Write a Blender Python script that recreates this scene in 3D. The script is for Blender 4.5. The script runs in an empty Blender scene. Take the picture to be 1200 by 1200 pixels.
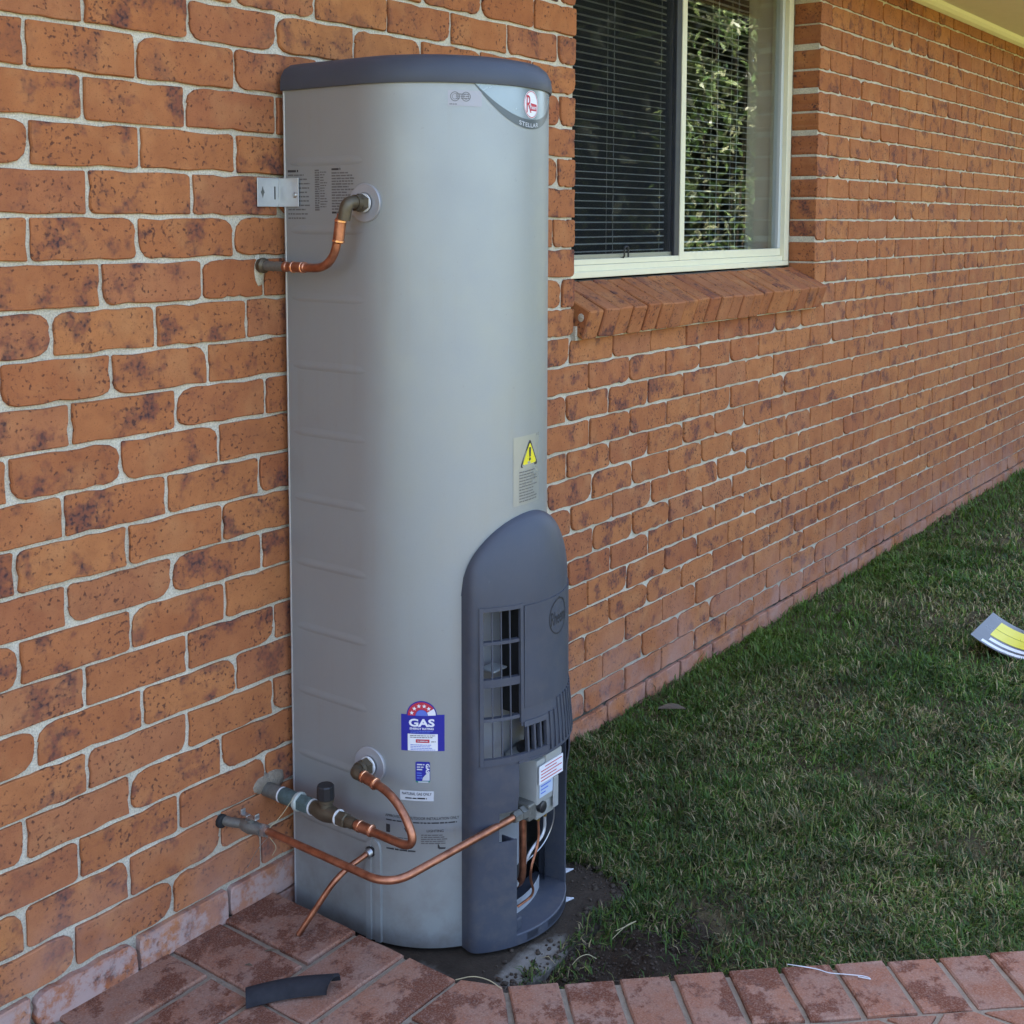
import bpy, bmesh, math, random
import numpy as np
from mathutils import Vector, Matrix

random.seed(7)
RNG = np.random.default_rng(11)
scene = bpy.context.scene
COL = scene.collection
PI = math.pi
R = math.radians

# ------------------------------------------------------------------ camera
cam_data = bpy.data.cameras.new('camera')
cam = bpy.data.objects.new('camera', cam_data)
COL.objects.link(cam)
cam_data.sensor_width = 36.0
cam_data.lens = 36.0 * 1448.9 / 1200.0
cam_data.shift_y = -200.0 / 1200.0
cam_data.clip_start = 0.05
cam_data.clip_end = 600.0
_r = Vector((0.5958, -0.8031, 0.0025)); _u = Vector((0.0762, 0.0597, 0.9953)); _f = Vector((0.7995, 0.5928, -0.0967))
_m = Matrix((( _r.x, _u.x, -_f.x, 0.0), (_r.y, _u.y, -_f.y, -2.0293), (_r.z, _u.z, -_f.z, 1.5764), (0, 0, 0, 1)))
cam.matrix_world = _m
scene.camera = cam

# ------------------------------------------------------------------ sky and sun (the sun stands behind the house)
SUN_EL, SUN_AZ = R(50.0), R(-14.0)          # azimuth measured from +Y towards +X
world = bpy.data.worlds.new('World')
scene.world = world
world.use_nodes = True
wn = world.node_tree
wn.nodes.clear()
sky = wn.nodes.new('ShaderNodeTexSky')
sky.sky_type = 'NISHITA'
sky.sun_disc = False
sky.sun_elevation = SUN_EL
sky.sun_rotation = SUN_AZ
sky.air_density = 0.9
sky.dust_density = 4.0
sky.ozone_density = 0.25
bg = wn.nodes.new('ShaderNodeBackground'); bg.inputs['Strength'].default_value = 0.13
wo = wn.nodes.new('ShaderNodeOutputWorld')
wn.links.new(sky.outputs[0], bg.inputs[0]); wn.links.new(bg.outputs[0], wo.inputs[0])

sun_data = bpy.data.lights.new('sun', 'SUN')
sun_data.energy = 3.6
sun_data.angle = R(0.53)
sun_data.color = (1.0, 0.95, 0.86)
sun = bpy.data.objects.new('sun', sun_data)
COL.objects.link(sun)
sdir = Vector((math.sin(SUN_AZ) * math.cos(SUN_EL), math.cos(SUN_AZ) * math.cos(SUN_EL), math.sin(SUN_EL)))
sun.rotation_euler = sdir.to_track_quat('Z', 'Y').to_euler()
sun.location = (0, 6, 9)

scene.view_settings.view_transform = 'Standard'
scene.view_settings.look = 'None'
scene.view_settings.exposure = 2.95
scene.view_settings.gamma = 1.0
scene.view_settings.use_curve_mapping = False
scene.cycles.max_bounces = 6
scene.cycles.diffuse_bounces = 3
scene.cycles.glossy_bounces = 3
scene.cycles.transmission_bounces = 4
scene.cycles.transparent_max_bounces = 8
scene.cycles.sample_clamp_indirect = 6.0
scene.cycles.caustics_reflective = False
scene.cycles.caustics_refractive = False

# ------------------------------------------------------------------ object helpers
def link(o, parent=None):
    COL.objects.link(o)
    if parent is not None:
        o.parent = parent
    return o

def tag(o, label=None, cat=None, group=None, kind=None):
    if label: o['label'] = label
    if cat: o['category'] = cat
    if group: o['group'] = group
    if kind: o['kind'] = kind
    return o

def thing(name, label, cat, loc=(0, 0, 0), group=None):
    o = bpy.data.objects.new(name, None)
    o.empty_display_size = 0.1
    o.location = loc
    link(o)
    return tag(o, label, cat, group)

def add_mesh(name, verts, faces, mat, parent=None, smooth=False, autosmooth=None):
    me = bpy.data.meshes.new(name)
    me.from_pydata([tuple(v) for v in verts], [], faces)
    me.update()
    if mat is not None: me.materials.append(mat)
    if smooth:
        me.shade_smooth()
        if autosmooth is not None:
            me.set_sharp_from_angle(angle=R(autosmooth))
    o = bpy.data.objects.new(name, me)
    link(o, parent)
    if parent is not None and parent.location.length > 0:
        o.matrix_parent_inverse = Matrix.Translation(-parent.location)
    return o

class MB:
    """collects verts and faces of one mesh"""
    def __init__(self): self.v = []; self.f = []
    def add(self, v, f):
        n = len(self.v); self.v += [tuple(p) for p in v]; self.f += [tuple(i + n for i in q) for q in f]
    def box(self, a, b):
        x0, y0, z0 = a; x1, y1, z1 = b
        v = [(x0,y0,z0),(x1,y0,z0),(x1,y1,z0),(x0,y1,z0),(x0,y0,z1),(x1,y0,z1),(x1,y1,z1),(x0,y1,z1)]
        self.add(v, [(0,3,2,1),(4,5,6,7),(0,1,5,4),(1,2,6,5),(2,3,7,6),(3,0,4,7)])
    def bevbox(self, a, b, r=0.003):
        bm = bmesh.new()
        c = [(a[i] + b[i]) / 2 for i in range(3)]; s = [abs(b[i] - a[i]) for i in range(3)]
        bmesh.ops.create_cube(bm, size=1.0, matrix=Matrix.Translation(c) @ Matrix.Diagonal((s[0], s[1], s[2], 1)))
        bmesh.ops.bevel(bm, geom=bm.edges[:], offset=r, segments=2, profile=0.5, affect='EDGES')
        self.bm(bm)
    def bm(self, bm):
        bm.verts.ensure_lookup_table()
        self.add([v.co[:] for v in bm.verts], [tuple(v.index for v in f.verts) for f in bm.faces]); bm.free()
    def tube(self, pts, r, seg=12, cap=True):
        pts = [Vector(p) for p in pts]; n = len(pts)
        rs = r if isinstance(r, (list, tuple)) else [r] * n
        T = []
        for i in range(n):
            a = pts[max(i - 1, 0)]; b = pts[min(i + 1, n - 1)]; T.append((b - a).normalized())
        up = Vector((0, 0, 1)) if abs(T[0].z) < 0.9 else Vector((1, 0, 0))
        N = (up - T[0] * up.dot(T[0])).normalized()
        v = []; f = []
        for i in range(n):
            if i: N = (N - T[i] * N.dot(T[i])).normalized()
            B = T[i].cross(N)
            for k in range(seg):
                a = 2 * PI * k / seg
                v.append(pts[i] + (N * math.cos(a) + B * math.sin(a)) * rs[i])
        for i in range(n - 1):
            for k in range(seg):
                k2 = (k + 1) % seg
                f.append((i*seg+k, i*seg+k2, (i+1)*seg+k2, (i+1)*seg+k))
        if cap:
            f.append(tuple(range(seg))[::-1]); f.append(tuple((n-1)*seg + k for k in range(seg)))
        self.add(v, f)
    def lathe(self, o, axis, prof, seg=20):
        """prof: list of (distance along axis, radius)"""
        o = Vector(o); ax = Vector(axis).normalized()
        self.tube_prof([o + ax * d for d, _ in prof], [max(r, 1e-5) for _, r in prof], ax, seg)
    def tube_prof(self, pts, rs, ax, seg):
        up = Vector((0, 0, 1)) if abs(ax.z) < 0.9 else Vector((1, 0, 0))
        N = (up - ax * up.dot(ax)).normalized(); B = ax.cross(N)
        v = []; f = []
        for p, r in zip(pts, rs):
            for k in range(seg):
                a = 2 * PI * k / seg
                v.append(p + (N * math.cos(a) + B * math.sin(a)) * r)
        n = len(pts)
        for i in range(n - 1):
            for k in range(seg):
                k2 = (k + 1) % seg
                f.append((i*seg+k, i*seg+k2, (i+1)*seg+k2, (i+1)*seg+k))
        f.append(tuple(range(seg))[::-1]); f.append(tuple((n-1)*seg + k for k in range(seg)))
        self.add(v, f)
    def build(self, name, mat, parent=None, smooth=False, auto=40):
        return add_mesh(name, self.v, self.f, mat, parent, smooth, auto if smooth else None)

def fillet(pts, r, n=8):
    """round the corners of a polyline"""
    pts = [Vector(p) for p in pts]; out = [pts[0]]
    for i in range(1, len(pts) - 1):
        a, b, c = pts[i-1], pts[i], pts[i+1]
        d1 = (a - b); d2 = (c - b)
        rr = r[i-1] if isinstance(r, (list, tuple)) else r
        l = min(rr, d1.length * 0.49, d2.length * 0.49)
        p0 = b + d1.normalized() * l; p1 = b + d2.normalized() * l
        for k in range(n + 1):
            t = k / n
            out.append((p0 * (1-t)**2 + b * 2 * t * (1-t) + p1 * t * t))
    out.append(pts[-1])
    return out

def prism(poly, z0, z1, bev=0.004):
    """upright prism over a convex polygon (counter-clockwise), top edge bevelled"""
    n = len(poly)
    c = Vector((sum(p[0] for p in poly) / n, sum(p[1] for p in poly) / n))
    ins = []
    for i in range(n):
        a = Vector(poly[i-1]); b = Vector(poly[i]); d = Vector(poly[(i+1) % n])
        e1 = (b - a).normalized(); e2 = (d - b).normalized()
        n1 = Vector((-e1.y, e1.x)); n2 = Vector((-e2.y, e2.x))
        m = (n1 + n2); m = m / max(m.dot(n1), 0.3)
        ins.append(b + m * bev)
    v = [(p[0], p[1], z0) for p in poly] + [(p[0], p[1], z1 - bev) for p in poly] + [(p[0], p[1], z1) for p in ins]
    f = []
    for k in (0, n):
        for i in range(n):
            j = (i + 1) % n
            f.append((k+i, k+j, k+n+j, k+n+i))
    f.append(tuple(2*n + i for i in range(n)))
    return v, f

def clip(poly, p, nrm):
    """keep the side of the polygon where (x-p).nrm >= 0"""
    out = []
    for i in range(len(poly)):
        a = Vector(poly[i]); b = Vector(poly[(i+1) % len(poly)])
        da = (a - Vector(p)).dot(Vector(nrm)); db = (b - Vector(p)).dot(Vector(nrm))
        if da >= 0: out.append(tuple(a))
        if da * db < 0: out.append(tuple(a + (b - a) * (da / (da - db))))
    res = []
    for q in out:
        if not res or (Vector(q) - Vector(res[-1])).length > 0.004: res.append(q)
    if len(res) > 1 and (Vector(res[0]) - Vector(res[-1])).length <= 0.004: res.pop()
    return res

def area(poly):
    return 0.5 * sum(poly[i][0]*poly[(i+1) % len(poly)][1] - poly[(i+1) % len(poly)][0]*poly[i][1] for i in range(len(poly)))

# ------------------------------------------------------------------ material helpers
class NT:
    def __init__(self, name):
        self.m = bpy.data.materials.new(name); self.m.use_nodes = True
        self.t = self.m.node_tree; self.t.nodes.clear()
        self.out = self.t.nodes.new('ShaderNodeOutputMaterial')
        self.b = self.t.nodes.new('ShaderNodeBsdfPrincipled')
        self.t.links.new(self.b.outputs[0], self.out.inputs[0])
    def n(self, typ, **kw):
        x = self.t.nodes.new(typ)
        for k, v in kw.items():
            if k.startswith('i_'):
                x.inputs[k[2:]].default_value = v
            else: setattr(x, k, v)
        return x
    def l(self, a, b): self.t.links.new(a, b)
    def set(self, **kw):
        for k, v in kw.items():
            i = self.b.inputs[k.replace('_', ' ')]
            if hasattr(v, 'is_linked') or isinstance(v, bpy.types.NodeSocket): self.l(v, i)
            else: i.default_value = v
    def pos(self):
        return self.n('ShaderNodeNewGeometry').outputs['Position']
    def noise(self, vec, scale, detail=3.0, rough=0.55, dim='3D', out=0):
        x = self.n('ShaderNodeTexNoise'); x.noise_dimensions = dim
        x.inputs['Scale'].default_value = scale; x.inputs['Detail'].default_value = detail; x.inputs['Roughness'].default_value = rough
        if vec is not None: self.l(vec, x.inputs['Vector'])
        return x.outputs[out]
    def ramp(self, fac, stops, interp='LINEAR'):
        x = self.n('ShaderNodeValToRGB'); e = x.color_ramp; e.interpolation = interp
        while len(e.elements) < len(stops): e.elements.new(0.5)
        for el, (p, c) in zip(e.elements, stops):
            el.position = p
            el.color = (c, c, c, 1) if isinstance(c, (int, float)) else (*c[:3], 1)
        self.l(fac, x.inputs[0]); return x.outputs[0]
    def mix(self, fac, a, b, mode='MIX'):
        x = self.n('ShaderNodeMix', data_type='RGBA', blend_type=mode)
        for s, v in ((0, fac), (6, a), (7, b)):
            if isinstance(v, bpy.types.NodeSocket): self.l(v, x.inputs[s])
            elif isinstance(v, (int, float)): x.inputs[s].default_value = v
            else: x.inputs[s].default_value = (*v[:3], 1)
        return x.outputs[2]
    def math(self, op, a, b=None, clamp=False):
        x = self.n('ShaderNodeMath', operation=op); x.use_clamp = clamp
        for i, v in enumerate((a, b)):
            if v is None: continue
            if isinstance(v, bpy.types.NodeSocket): self.l(v, x.inputs[i])
            else: x.inputs[i].default_value = v
        return x.outputs[0]
    def scaled(self, vec, s):
        x = self.n('ShaderNodeVectorMath', operation='MULTIPLY'); self.l(vec, x.inputs[0]); x.inputs[1].default_value = s
        return x.outputs[0]
    def maprange(self, v, a, b, c=0.0, d=1.0):
        x = self.n('ShaderNodeMapRange'); self.l(v, x.inputs[0])
        for i, q in enumerate((a, b, c, d)): x.inputs[i+1].default_value = q
        return x.outputs[0]
    def sep(self, vec, k):
        x = self.n('ShaderNodeSeparateXYZ'); self.l(vec, x.inputs[0]); return x.outputs[k]
    def bump(self, h, strength=0.3, dist=0.002):
        x = self.n('ShaderNodeBump'); x.inputs['Strength'].default_value = strength; x.inputs['Distance'].default_value = dist
        self.l(h, x.inputs['Height']); self.l(x.outputs[0], self.b.inputs['Normal'])

def plain(name, col, rough=0.5, metal=0.0, var=0.06, bump=0.0, scale=60.0, spec=0.5, coat=0.0):
    t = NT(name); p = t.pos()
    n = t.noise(p, scale, 3)
    c = t.mix(t.math('MULTIPLY', n, 1.0), [x * (1 - var) for x in col], [min(1, x * (1 + var)) for x in col])
    t.set(Base_Color=c, Metallic=metal, Specular_IOR_Level=spec, Coat_Weight=coat)
    t.l(t.maprange(t.noise(p, scale * 0.4, 3), 0.3, 0.7, rough * 0.88, min(1, rough * 1.12)), t.b.inputs['Roughness'])
    if bump: t.bump(t.noise(p, scale * 4, 3), bump, 0.001)
    return t.m

M = {}

def brick_material():
    t = NT('brick'); p = t.pos()
    a1 = t.n('ShaderNodeAttribute', attribute_type='OBJECT', attribute_name='seed').outputs['Fac']
    a2 = t.n('ShaderNodeAttribute', attribute_type='GEOMETRY', attribute_name='seed').outputs['Fac']
    seed = t.math('ADD', a1, a2)
    base = t.ramp(seed, [(0.0, (0.37, 0.130, 0.050)), (0.22, (0.425, 0.162, 0.060)), (0.45, (0.38, 0.138, 0.055)), (0.62, (0.45, 0.178, 0.064)), (0.8, (0.34, 0.115, 0.048)), (0.9, (0.39, 0.150, 0.065)), (1.0, (0.375, 0.144, 0.062))])
    # shift the pattern by brick so that no blotch runs over a joint
    sv = t.n('ShaderNodeCombineXYZ'); t.l(t.math('MULTIPLY', seed, 57.0), sv.inputs[0]); t.l(t.math('MULTIPLY', seed, 31.0), sv.inputs[2])
    pv = t.n('ShaderNodeVectorMath', operation='ADD'); t.l(p, pv.inputs[0]); t.l(sv.outputs[0], pv.inputs[1]); pv = pv.outputs[0]
    m = t.noise(pv, 16.0, 4)
    c = t.mix(t.ramp(m, [(0.33, 0.0), (0.72, 1.0)]), base, t.mix(1.0, base, (0.80, 0.76, 0.78), 'MULTIPLY'))
    c = t.mix(t.ramp(t.noise(pv, 9.0, 3), [(0.52, 0.0), (0.78, 0.55)]), c, (0.47, 0.225, 0.095))
    # iron spots
    dens = t.noise(pv, 11.0, 2)
    sp = t.noise(pv, 115.0, 1.5, 0.5)
    thr = t.math('SUBTRACT', 0.785, t.math('MULTIPLY', dens, 0.36))
    spot = t.math('MULTIPLY', t.math('SUBTRACT', sp, thr), 9.0, clamp=True)
    c = t.mix(t.math('MULTIPLY', spot, 0.82), c, (0.075, 0.030, 0.022))
    sp2 = t.noise(pv, 320.0, 2.0, 0.5)
    spot2 = t.math('MULTIPLY', t.math('SUBTRACT', sp2, 0.585), 8.0, clamp=True)
    c = t.mix(t.math('MULTIPLY', spot2, 0.35), c, (0.12, 0.045, 0.025))
    # fired dark flashes
    fl = t.noise(pv, 13.0, 4.0, 0.62)
    gate = t.ramp(t.math('FRACT', t.math('MULTIPLY', seed, 7.31)), [(0.12, 0.0), (0.4, 1.0)])
    flm = t.math('MULTIPLY', t.ramp(fl, [(0.515, 0.0), (0.63, 1.0)]), gate)
    c = t.mix(t.math('MULTIPLY', flm, 0.8), c, t.mix(t.ramp(sp, [(0.42, 0), (0.6, 1)]), (0.19, 0.062, 0.042), (0.05, 0.030, 0.036)))
    med = t.noise(pv, 48.0, 4, 0.65)
    c = t.mix(t.math('MULTIPLY', t.ramp(med, [(0.54, 0.0), (0.68, 0.6)]), t.ramp(dens, [(0.38, 0.1), (0.6, 1.0)])), c, (0.17, 0.066, 0.038))
    # pale salts on the lowest courses
    z = t.sep(p, 2)
    low = t.math('MULTIPLY', t.maprange(z, 0.36, 0.05), t.ramp(t.noise(p, 5.0, 4), [(0.38, 0.0), (0.66, 0.8)]))
    c = t.mix(low, c, (0.37, 0.195, 0.15))
    c = t.mix(t.math('MULTIPLY', t.maprange(z, 0.20, 0.02), t.ramp(t.noise(p, 14.0, 5, 0.65), [(0.46, 0.0), (0.66, 0.45)])), c, (0.37, 0.25, 0.215))
    x_ = t.sep(p, 0)
    crust = t.math('MULTIPLY', t.math('MULTIPLY', t.maprange(z, 0.135, 0.115), t.maprange(x_, 1.95, 1.85)), t.ramp(t.noise(p, 22.0, 6, 0.7), [(0.42, 0.0), (0.55, 0.75)]))
    c = t.mix(crust, c, (0.40, 0.305, 0.285))
    # grain
    c = t.mix(t.ramp(t.noise(pv, 700.0, 2), [(0.3, 0.0), (0.7, 0.22)]), c, t.mix(1.0, c, (1.35, 1.35, 1.35), 'MULTIPLY'))
    t.set(Base_Color=c, Roughness=0.86, Specular_IOR_Level=0.25)
    h = t.math('ADD', t.math('MULTIPLY', t.noise(pv, 55.0, 4), 1.0), t.math('MULTIPLY', spot, -0.35))
    h = t.math('ADD', h, t.math('MULTIPLY', t.noise(pv, 420.0, 2), 0.35))
    t.bump(h, 0.55, 0.0028)
    return t.m
M['brick'] = brick_material()

def mortar_material():
    t = NT('mortar'); p = t.pos()
    n = t.noise(p, 26.0, 4)
    c = t.mix(n, (0.52, 0.47, 0.36), (0.80, 0.75, 0.62))
    c = t.mix(t.ramp(t.noise(p, 260.0, 3), [(0.42, 0.0), (0.70, 0.6)]), c, (0.27, 0.24, 0.20))
    c = t.mix(t.ramp(t.noise(p, 4.0, 4), [(0.45, 0.0), (0.7, 0.6)]), c, t.mix(1.0, c, (0.68, 0.66, 0.62), 'MULTIPLY'))
    z = t.sep(p, 2)
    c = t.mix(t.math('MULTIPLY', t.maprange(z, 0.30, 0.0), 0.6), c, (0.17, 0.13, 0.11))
    c = t.mix(t.math('MULTIPLY', t.maprange(z, 0.075, 0.060), t.ramp(t.noise(p, 9.0, 3), [(0.35, 1.0), (0.65, 0.5)])), c, (0.022, 0.019, 0.016))  # lowest joint near black: shade of an open gap put into the mortar colour
    t.set(Base_Color=c, Roughness=0.95, Specular_IOR_Level=0.15)
    t.bump(t.math('ADD', t.noise(p, 90.0, 4), t.math('MULTIPLY', t.noise(p, 380.0, 2), 0.6)), 0.8, 0.004)
    return t.m
M['mortar'] = mortar_material()

def paver_material():
    t = NT('paver'); p = t.pos()
    seed = t.n('ShaderNodeAttribute', attribute_type='OBJECT', attribute_name='seed').outputs['Fac']
    base = t.ramp(seed, [(0.0, (0.265, 0.112, 0.068)), (0.4, (0.295, 0.136, 0.085)), (0.7, (0.235, 0.098, 0.058)), (1.0, (0.275, 0.126, 0.082))])
    c = t.mix(t.ramp(t.noise(p, 13.0, 4), [(0.40, 0.0), (0.72, 0.7)]), base, (0.28, 0.190, 0.155))
    # clay dirt trodden over the pavers
    d = t.noise(p, 7.5, 7, 0.70)
    dm = t.ramp(d, [(0.50, 0.0), (0.54, 0.88)])
    c = t.mix(dm, c, (0.125, 0.038, 0.019))
    s = t.noise(p, 75.0, 4, 0.6)
    c = t.mix(t.math('MULTIPLY', t.ramp(s, [(0.56, 0.0), (0.63, 0.9)]), t.ramp(d, [(0.38, 0.15), (0.55, 1.0)])), c, (0.105, 0.040, 0.028))
    c = t.mix(t.ramp(t.noise(p, 300.0, 3), [(0.45, 0.0), (0.72, 0.38)]), c, (0.40, 0.30, 0.25))
    c = t.mix(t.ramp(t.noise(p, 210.0, 3), [(0.56, 0.0), (0.68, 0.4)]), c, (0.09, 0.045, 0.035))
    t.set(Base_Color=c, Roughness=0.9, Specular_IOR_Level=0.2)
    t.bump(t.math('ADD', t.noise(p, 60.0, 4), t.math('MULTIPLY', t.noise(p, 420.0, 3), 0.7)), 0.6, 0.003)
    return t.m
M['paver'] = paver_material()

def joint_material():
    t = NT('paving_joint'); p = t.pos()
    c = t.mix(t.noise(p, 40.0, 4), (0.17, 0.130, 0.095), (0.36, 0.305, 0.235))
    t.set(Base_Color=c, Roughness=0.95)
    t.bump(t.noise(p, 220.0, 4), 0.8, 0.005)
    return t.m
M['joint'] = joint_material()

def ground_material():
    t = NT('ground'); p = t.pos()
    n = t.noise(p, 9.0, 5, 0.6)
    soil = t.mix(n, (0.018, 0.012, 0.009), (0.060, 0.042, 0.028))
    thatch = t.mix(t.noise(p, 30.0, 5, 0.65), (0.045, 0.042, 0.018), (0.165, 0.130, 0.070))
    x = t.sep(p, 0); y = t.sep(p, 1)
    # bare soil by the slab, thatch further off
    dx = t.math('MULTIPLY', t.math('SUBTRACT', x, 2.18), 2.6); dy = t.math('MULTIPLY', t.math('ADD', y, 0.74), 4.2)
    d = t.math('ADD', t.math('MULTIPLY', dx, dx), t.math('MULTIPLY', dy, dy))
    f = t.ramp(t.math('ADD', d, t.math('MULTIPLY', t.noise(p, 14.0, 4), 1.2)), [(0.9, 0.0), (1.0, 1.0)])
    f = t.math('MULTIPLY', f, t.ramp(t.noise(p, 7.0, 4, 0.6), [(0.34, 0.25), (0.52, 1.0)]))
    c = t.mix(f, soil, thatch)
    far = t.maprange(t.n('ShaderNodeVectorMath', operation='LENGTH').outputs[1], 0, 1)
    vl = t.n('ShaderNodeVectorMath', operation='LENGTH'); t.l(p, vl.inputs[0])
    fm = t.maprange(vl.outputs['Value'], 7.0, 10.0)
    lawn = t.mix(t.noise(p, 1.3, 5), (0.085, 0.105, 0.026), (0.20, 0.19, 0.062))
    c = t.mix(fm, c, lawn)
    t.set(Base_Color=c, Roughness=0.95, Specular_IOR_Level=0.2)
    t.bump(t.noise(p, 120.0, 5, 0.65), 1.0, 0.012)
    return t.m
M['ground'] = ground_material()

def slab_material():
    t = NT('slab_concrete'); p = t.pos()
    n = t.noise(p, 6.0, 5, 0.6)
    c = t.mix(t.noise(p, 45.0, 4), (0.13, 0.12, 0.105), (0.25, 0.235, 0.21))
    mud = t.mix(t.noise(p, 30.0, 4), (0.022, 0.017, 0.013), (0.060, 0.046, 0.034))
    # mud lies everywhere but on a swept band along the front edge
    x = t.sep(p, 0); y = t.sep(p, 1)
    bx = t.math('MULTIPLY', t.math('SUBTRACT', x, 2.035), 7.5); by = t.math('MULTIPLY', t.math('ADD', y, 0.578), 22.0)
    dd = t.math('ADD', t.math('MULTIPLY', bx, bx), t.math('MULTIPLY', by, by))
    clean = t.math('SUBTRACT', 1.0, t.math('ADD', dd, t.math('MULTIPLY', t.math('SUBTRACT', t.noise(p, 30.0, 4), 0.5), 1.6)), clamp=True)
    f = t.math('MAXIMUM', t.math('MULTIPLY', clean, 1.4, clamp=True), t.ramp(n, [(0.62, 0.0), (0.72, 0.55)]))
    t.set(Base_Color=t.mix(f, mud, c), Roughness=0.93, Specular_IOR_Level=0.2)
    t.bump(t.noise(p, 130.0, 5), 0.8, 0.004)
    return t.m
M['slab'] = slab_material()

def tank_material():
    t = NT('silver_paint'); p = t.pos()
    n = t.noise(p, 1200.0, 2)
    c = t.mix(n, (0.275, 0.292, 0.300), (0.345, 0.366, 0.372))
    # dust and dried water runs
    run = t.noise(t.scaled(p, (1, 1, 0.05)), 42.0, 4, 0.6)
    dust = t.noise(p, 6.0, 5, 0.65)
    c = t.mix(t.math('MULTIPLY', t.ramp(run, [(0.50, 0.0), (0.72, 0.30)]), t.ramp(dust, [(0.40, 0.0), (0.65, 1.0)])), c, (0.30, 0.285, 0.25))
    c = t.mix(t.ramp(t.noise(p, 70.0, 5, 0.7), [(0.66, 0.0), (0.74, 0.25)]), c, (0.16, 0.155, 0.15))
    c = t.mix(t.math('MULTIPLY', t.maprange(t.sep(p, 2), 0.30, 0.0), t.ramp(t.noise(p, 18.0, 5), [(0.42, 0.0), (0.70, 0.55)])), c, (0.17, 0.14, 0.115))
    t.set(Base_Color=c, Metallic=0.45, Specular_IOR_Level=0.5)
    t.l(t.maprange(t.noise(p, 9.0, 5, 0.65), 0.3, 0.7, 0.40, 0.54), t.b.inputs['Roughness'])
    t.bump(t.math('ADD', t.math('MULTIPLY', t.noise(p, 900.0, 2), 0.5), t.math('MULTIPLY', t.noise(t.scaled(p, (1, 1, 0.35)), 6.0, 2), 4.0)), 0.12, 0.0025)
    return t.m
M['tank'] = tank_material()

def plastic_material():
    t = NT('slate_plastic'); p = t.pos()
    c = t.mix(t.noise(p, 18.0, 4), (0.043, 0.049, 0.069), (0.060, 0.067, 0.088))
    c = t.mix(t.math('MULTIPLY', t.ramp(t.noise(p, 30.0, 5, 0.65), [(0.45, 0.0), (0.75, 0.42)]), t.maprange(t.sep(p, 2), 1.0, 0.0)), c, (0.135, 0.118, 0.105))
    c = t.mix(t.ramp(t.noise(t.scaled(p, (1, 1, 0.3)), 140.0, 4, 0.7), [(0.66, 0.0), (0.74, 0.35)]), c, (0.13, 0.13, 0.14))
    t.set(Base_Color=c, Specular_IOR_Level=0.45)
    t.l(t.maprange(t.noise(p, 9.0, 3), 0.3, 0.7, 0.46, 0.60), t.b.inputs['Roughness'])
    t.bump(t.noise(p, 900.0, 2), 0.12, 0.001)
    return t.m
M['plastic'] = plastic_material()

def copper_material():
    t = NT('copper'); p = t.pos()
    c = t.mix(t.ramp(t.noise(p, 38.0, 4), [(0.3, 0.0), (0.72, 1.0)]), (0.52, 0.225, 0.130), (0.235, 0.092, 0.055))
    t.set(Base_Color=c, Metallic=0.9)
    t.l(t.maprange(t.noise(p, 70.0, 3), 0.3, 0.7, 0.30, 0.55), t.b.inputs['Roughness'])
    return t.m
M['copper'] = copper_material()
M['copper_bright'] = plain('bright_copper', (0.80, 0.42, 0.27), 0.24, 0.95, 0.1)
M['brass'] = plain('dull_brass', (0.115, 0.092, 0.062), 0.5, 0.6, 0.25, 0.15, 80)
M['bronze_grey'] = plain('weathered_bronze', (0.17, 0.17, 0.155), 0.5, 0.5, 0.35, 0.2, 120)
M['verdigris'] = plain('verdigris_joint', (0.085, 0.13, 0.13), 0.6, 0.25, 0.5, 0.2, 120)
M['tape'] = plain('thread_tape', (0.70, 0.70, 0.70), 0.6, 0, 0.1)
M['galv'] = plain('galvanised', (0.56, 0.58, 0.60), 0.38, 0.6, 0.12, 0.05, 45)
M['steel'] = plain('steel', (0.42, 0.42, 0.42), 0.35, 0.9, 0.1)
M['black'] = plain('black_plastic', (0.016, 0.016, 0.018), 0.42, 0, 0.2)
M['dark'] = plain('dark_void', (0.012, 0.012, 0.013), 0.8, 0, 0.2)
M['inner'] = plain('white_inner_jacket', (0.30, 0.315, 0.345), 0.5, 0.1, 0.08, 0, 20)
M['control'] = plain('control_grey', (0.33, 0.34, 0.33), 0.45, 0.1, 0.07, 0.05, 50)
M['white'] = plain('label_white', (0.72, 0.72, 0.76), 0.45, 0, 0.03)
M['palegrey'] = plain('label_pale_grey', (0.52, 0.535, 0.57), 0.45, 0, 0.03)
M['blue'] = plain('label_blue', (0.018, 0.020, 0.27), 0.4, 0, 0.05)
M['midblue'] = plain('label_mid_blue', (0.10, 0.16, 0.55), 0.4, 0, 0.05)
M['red'] = plain('label_red', (0.46, 0.030, 0.055), 0.4, 0, 0.05)
M['green'] = plain('label_green', (0.03, 0.20, 0.15), 0.4, 0, 0.05)
M['yellow'] = plain('label_yellow', (0.72, 0.62, 0.03), 0.4, 0, 0.05)
M['ink'] = plain('print_ink', (0.030, 0.030, 0.035), 0.5, 0, 0.05)
M['greyink'] = plain('faint_print_ink', (0.135, 0.133, 0.138), 0.5, 0.2, 0.05)
M['badge'] = plain('badge_silver_blue', (0.26, 0.31, 0.34), 0.25, 0.3, 0.03)
M['badgeband'] = plain('badge_band_grey', (0.085, 0.10, 0.11), 0.3, 0.1, 0.03)
M['plate'] = plain('compliance_plate', (0.33, 0.32, 0.35), 0.42, 0.4, 0.03)
M['clear'] = plain('clear_sticker', (0.36, 0.37, 0.355), 0.3, 0.38, 0.03)
M['cream'] = plain('cream_powder_coat', (0.76, 0.72, 0.53), 0.38, 0, 0.04, 0.03, 40)
M['seal'] = plain('window_seal', (0.035, 0.036, 0.042), 0.5, 0, 0.1)
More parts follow.
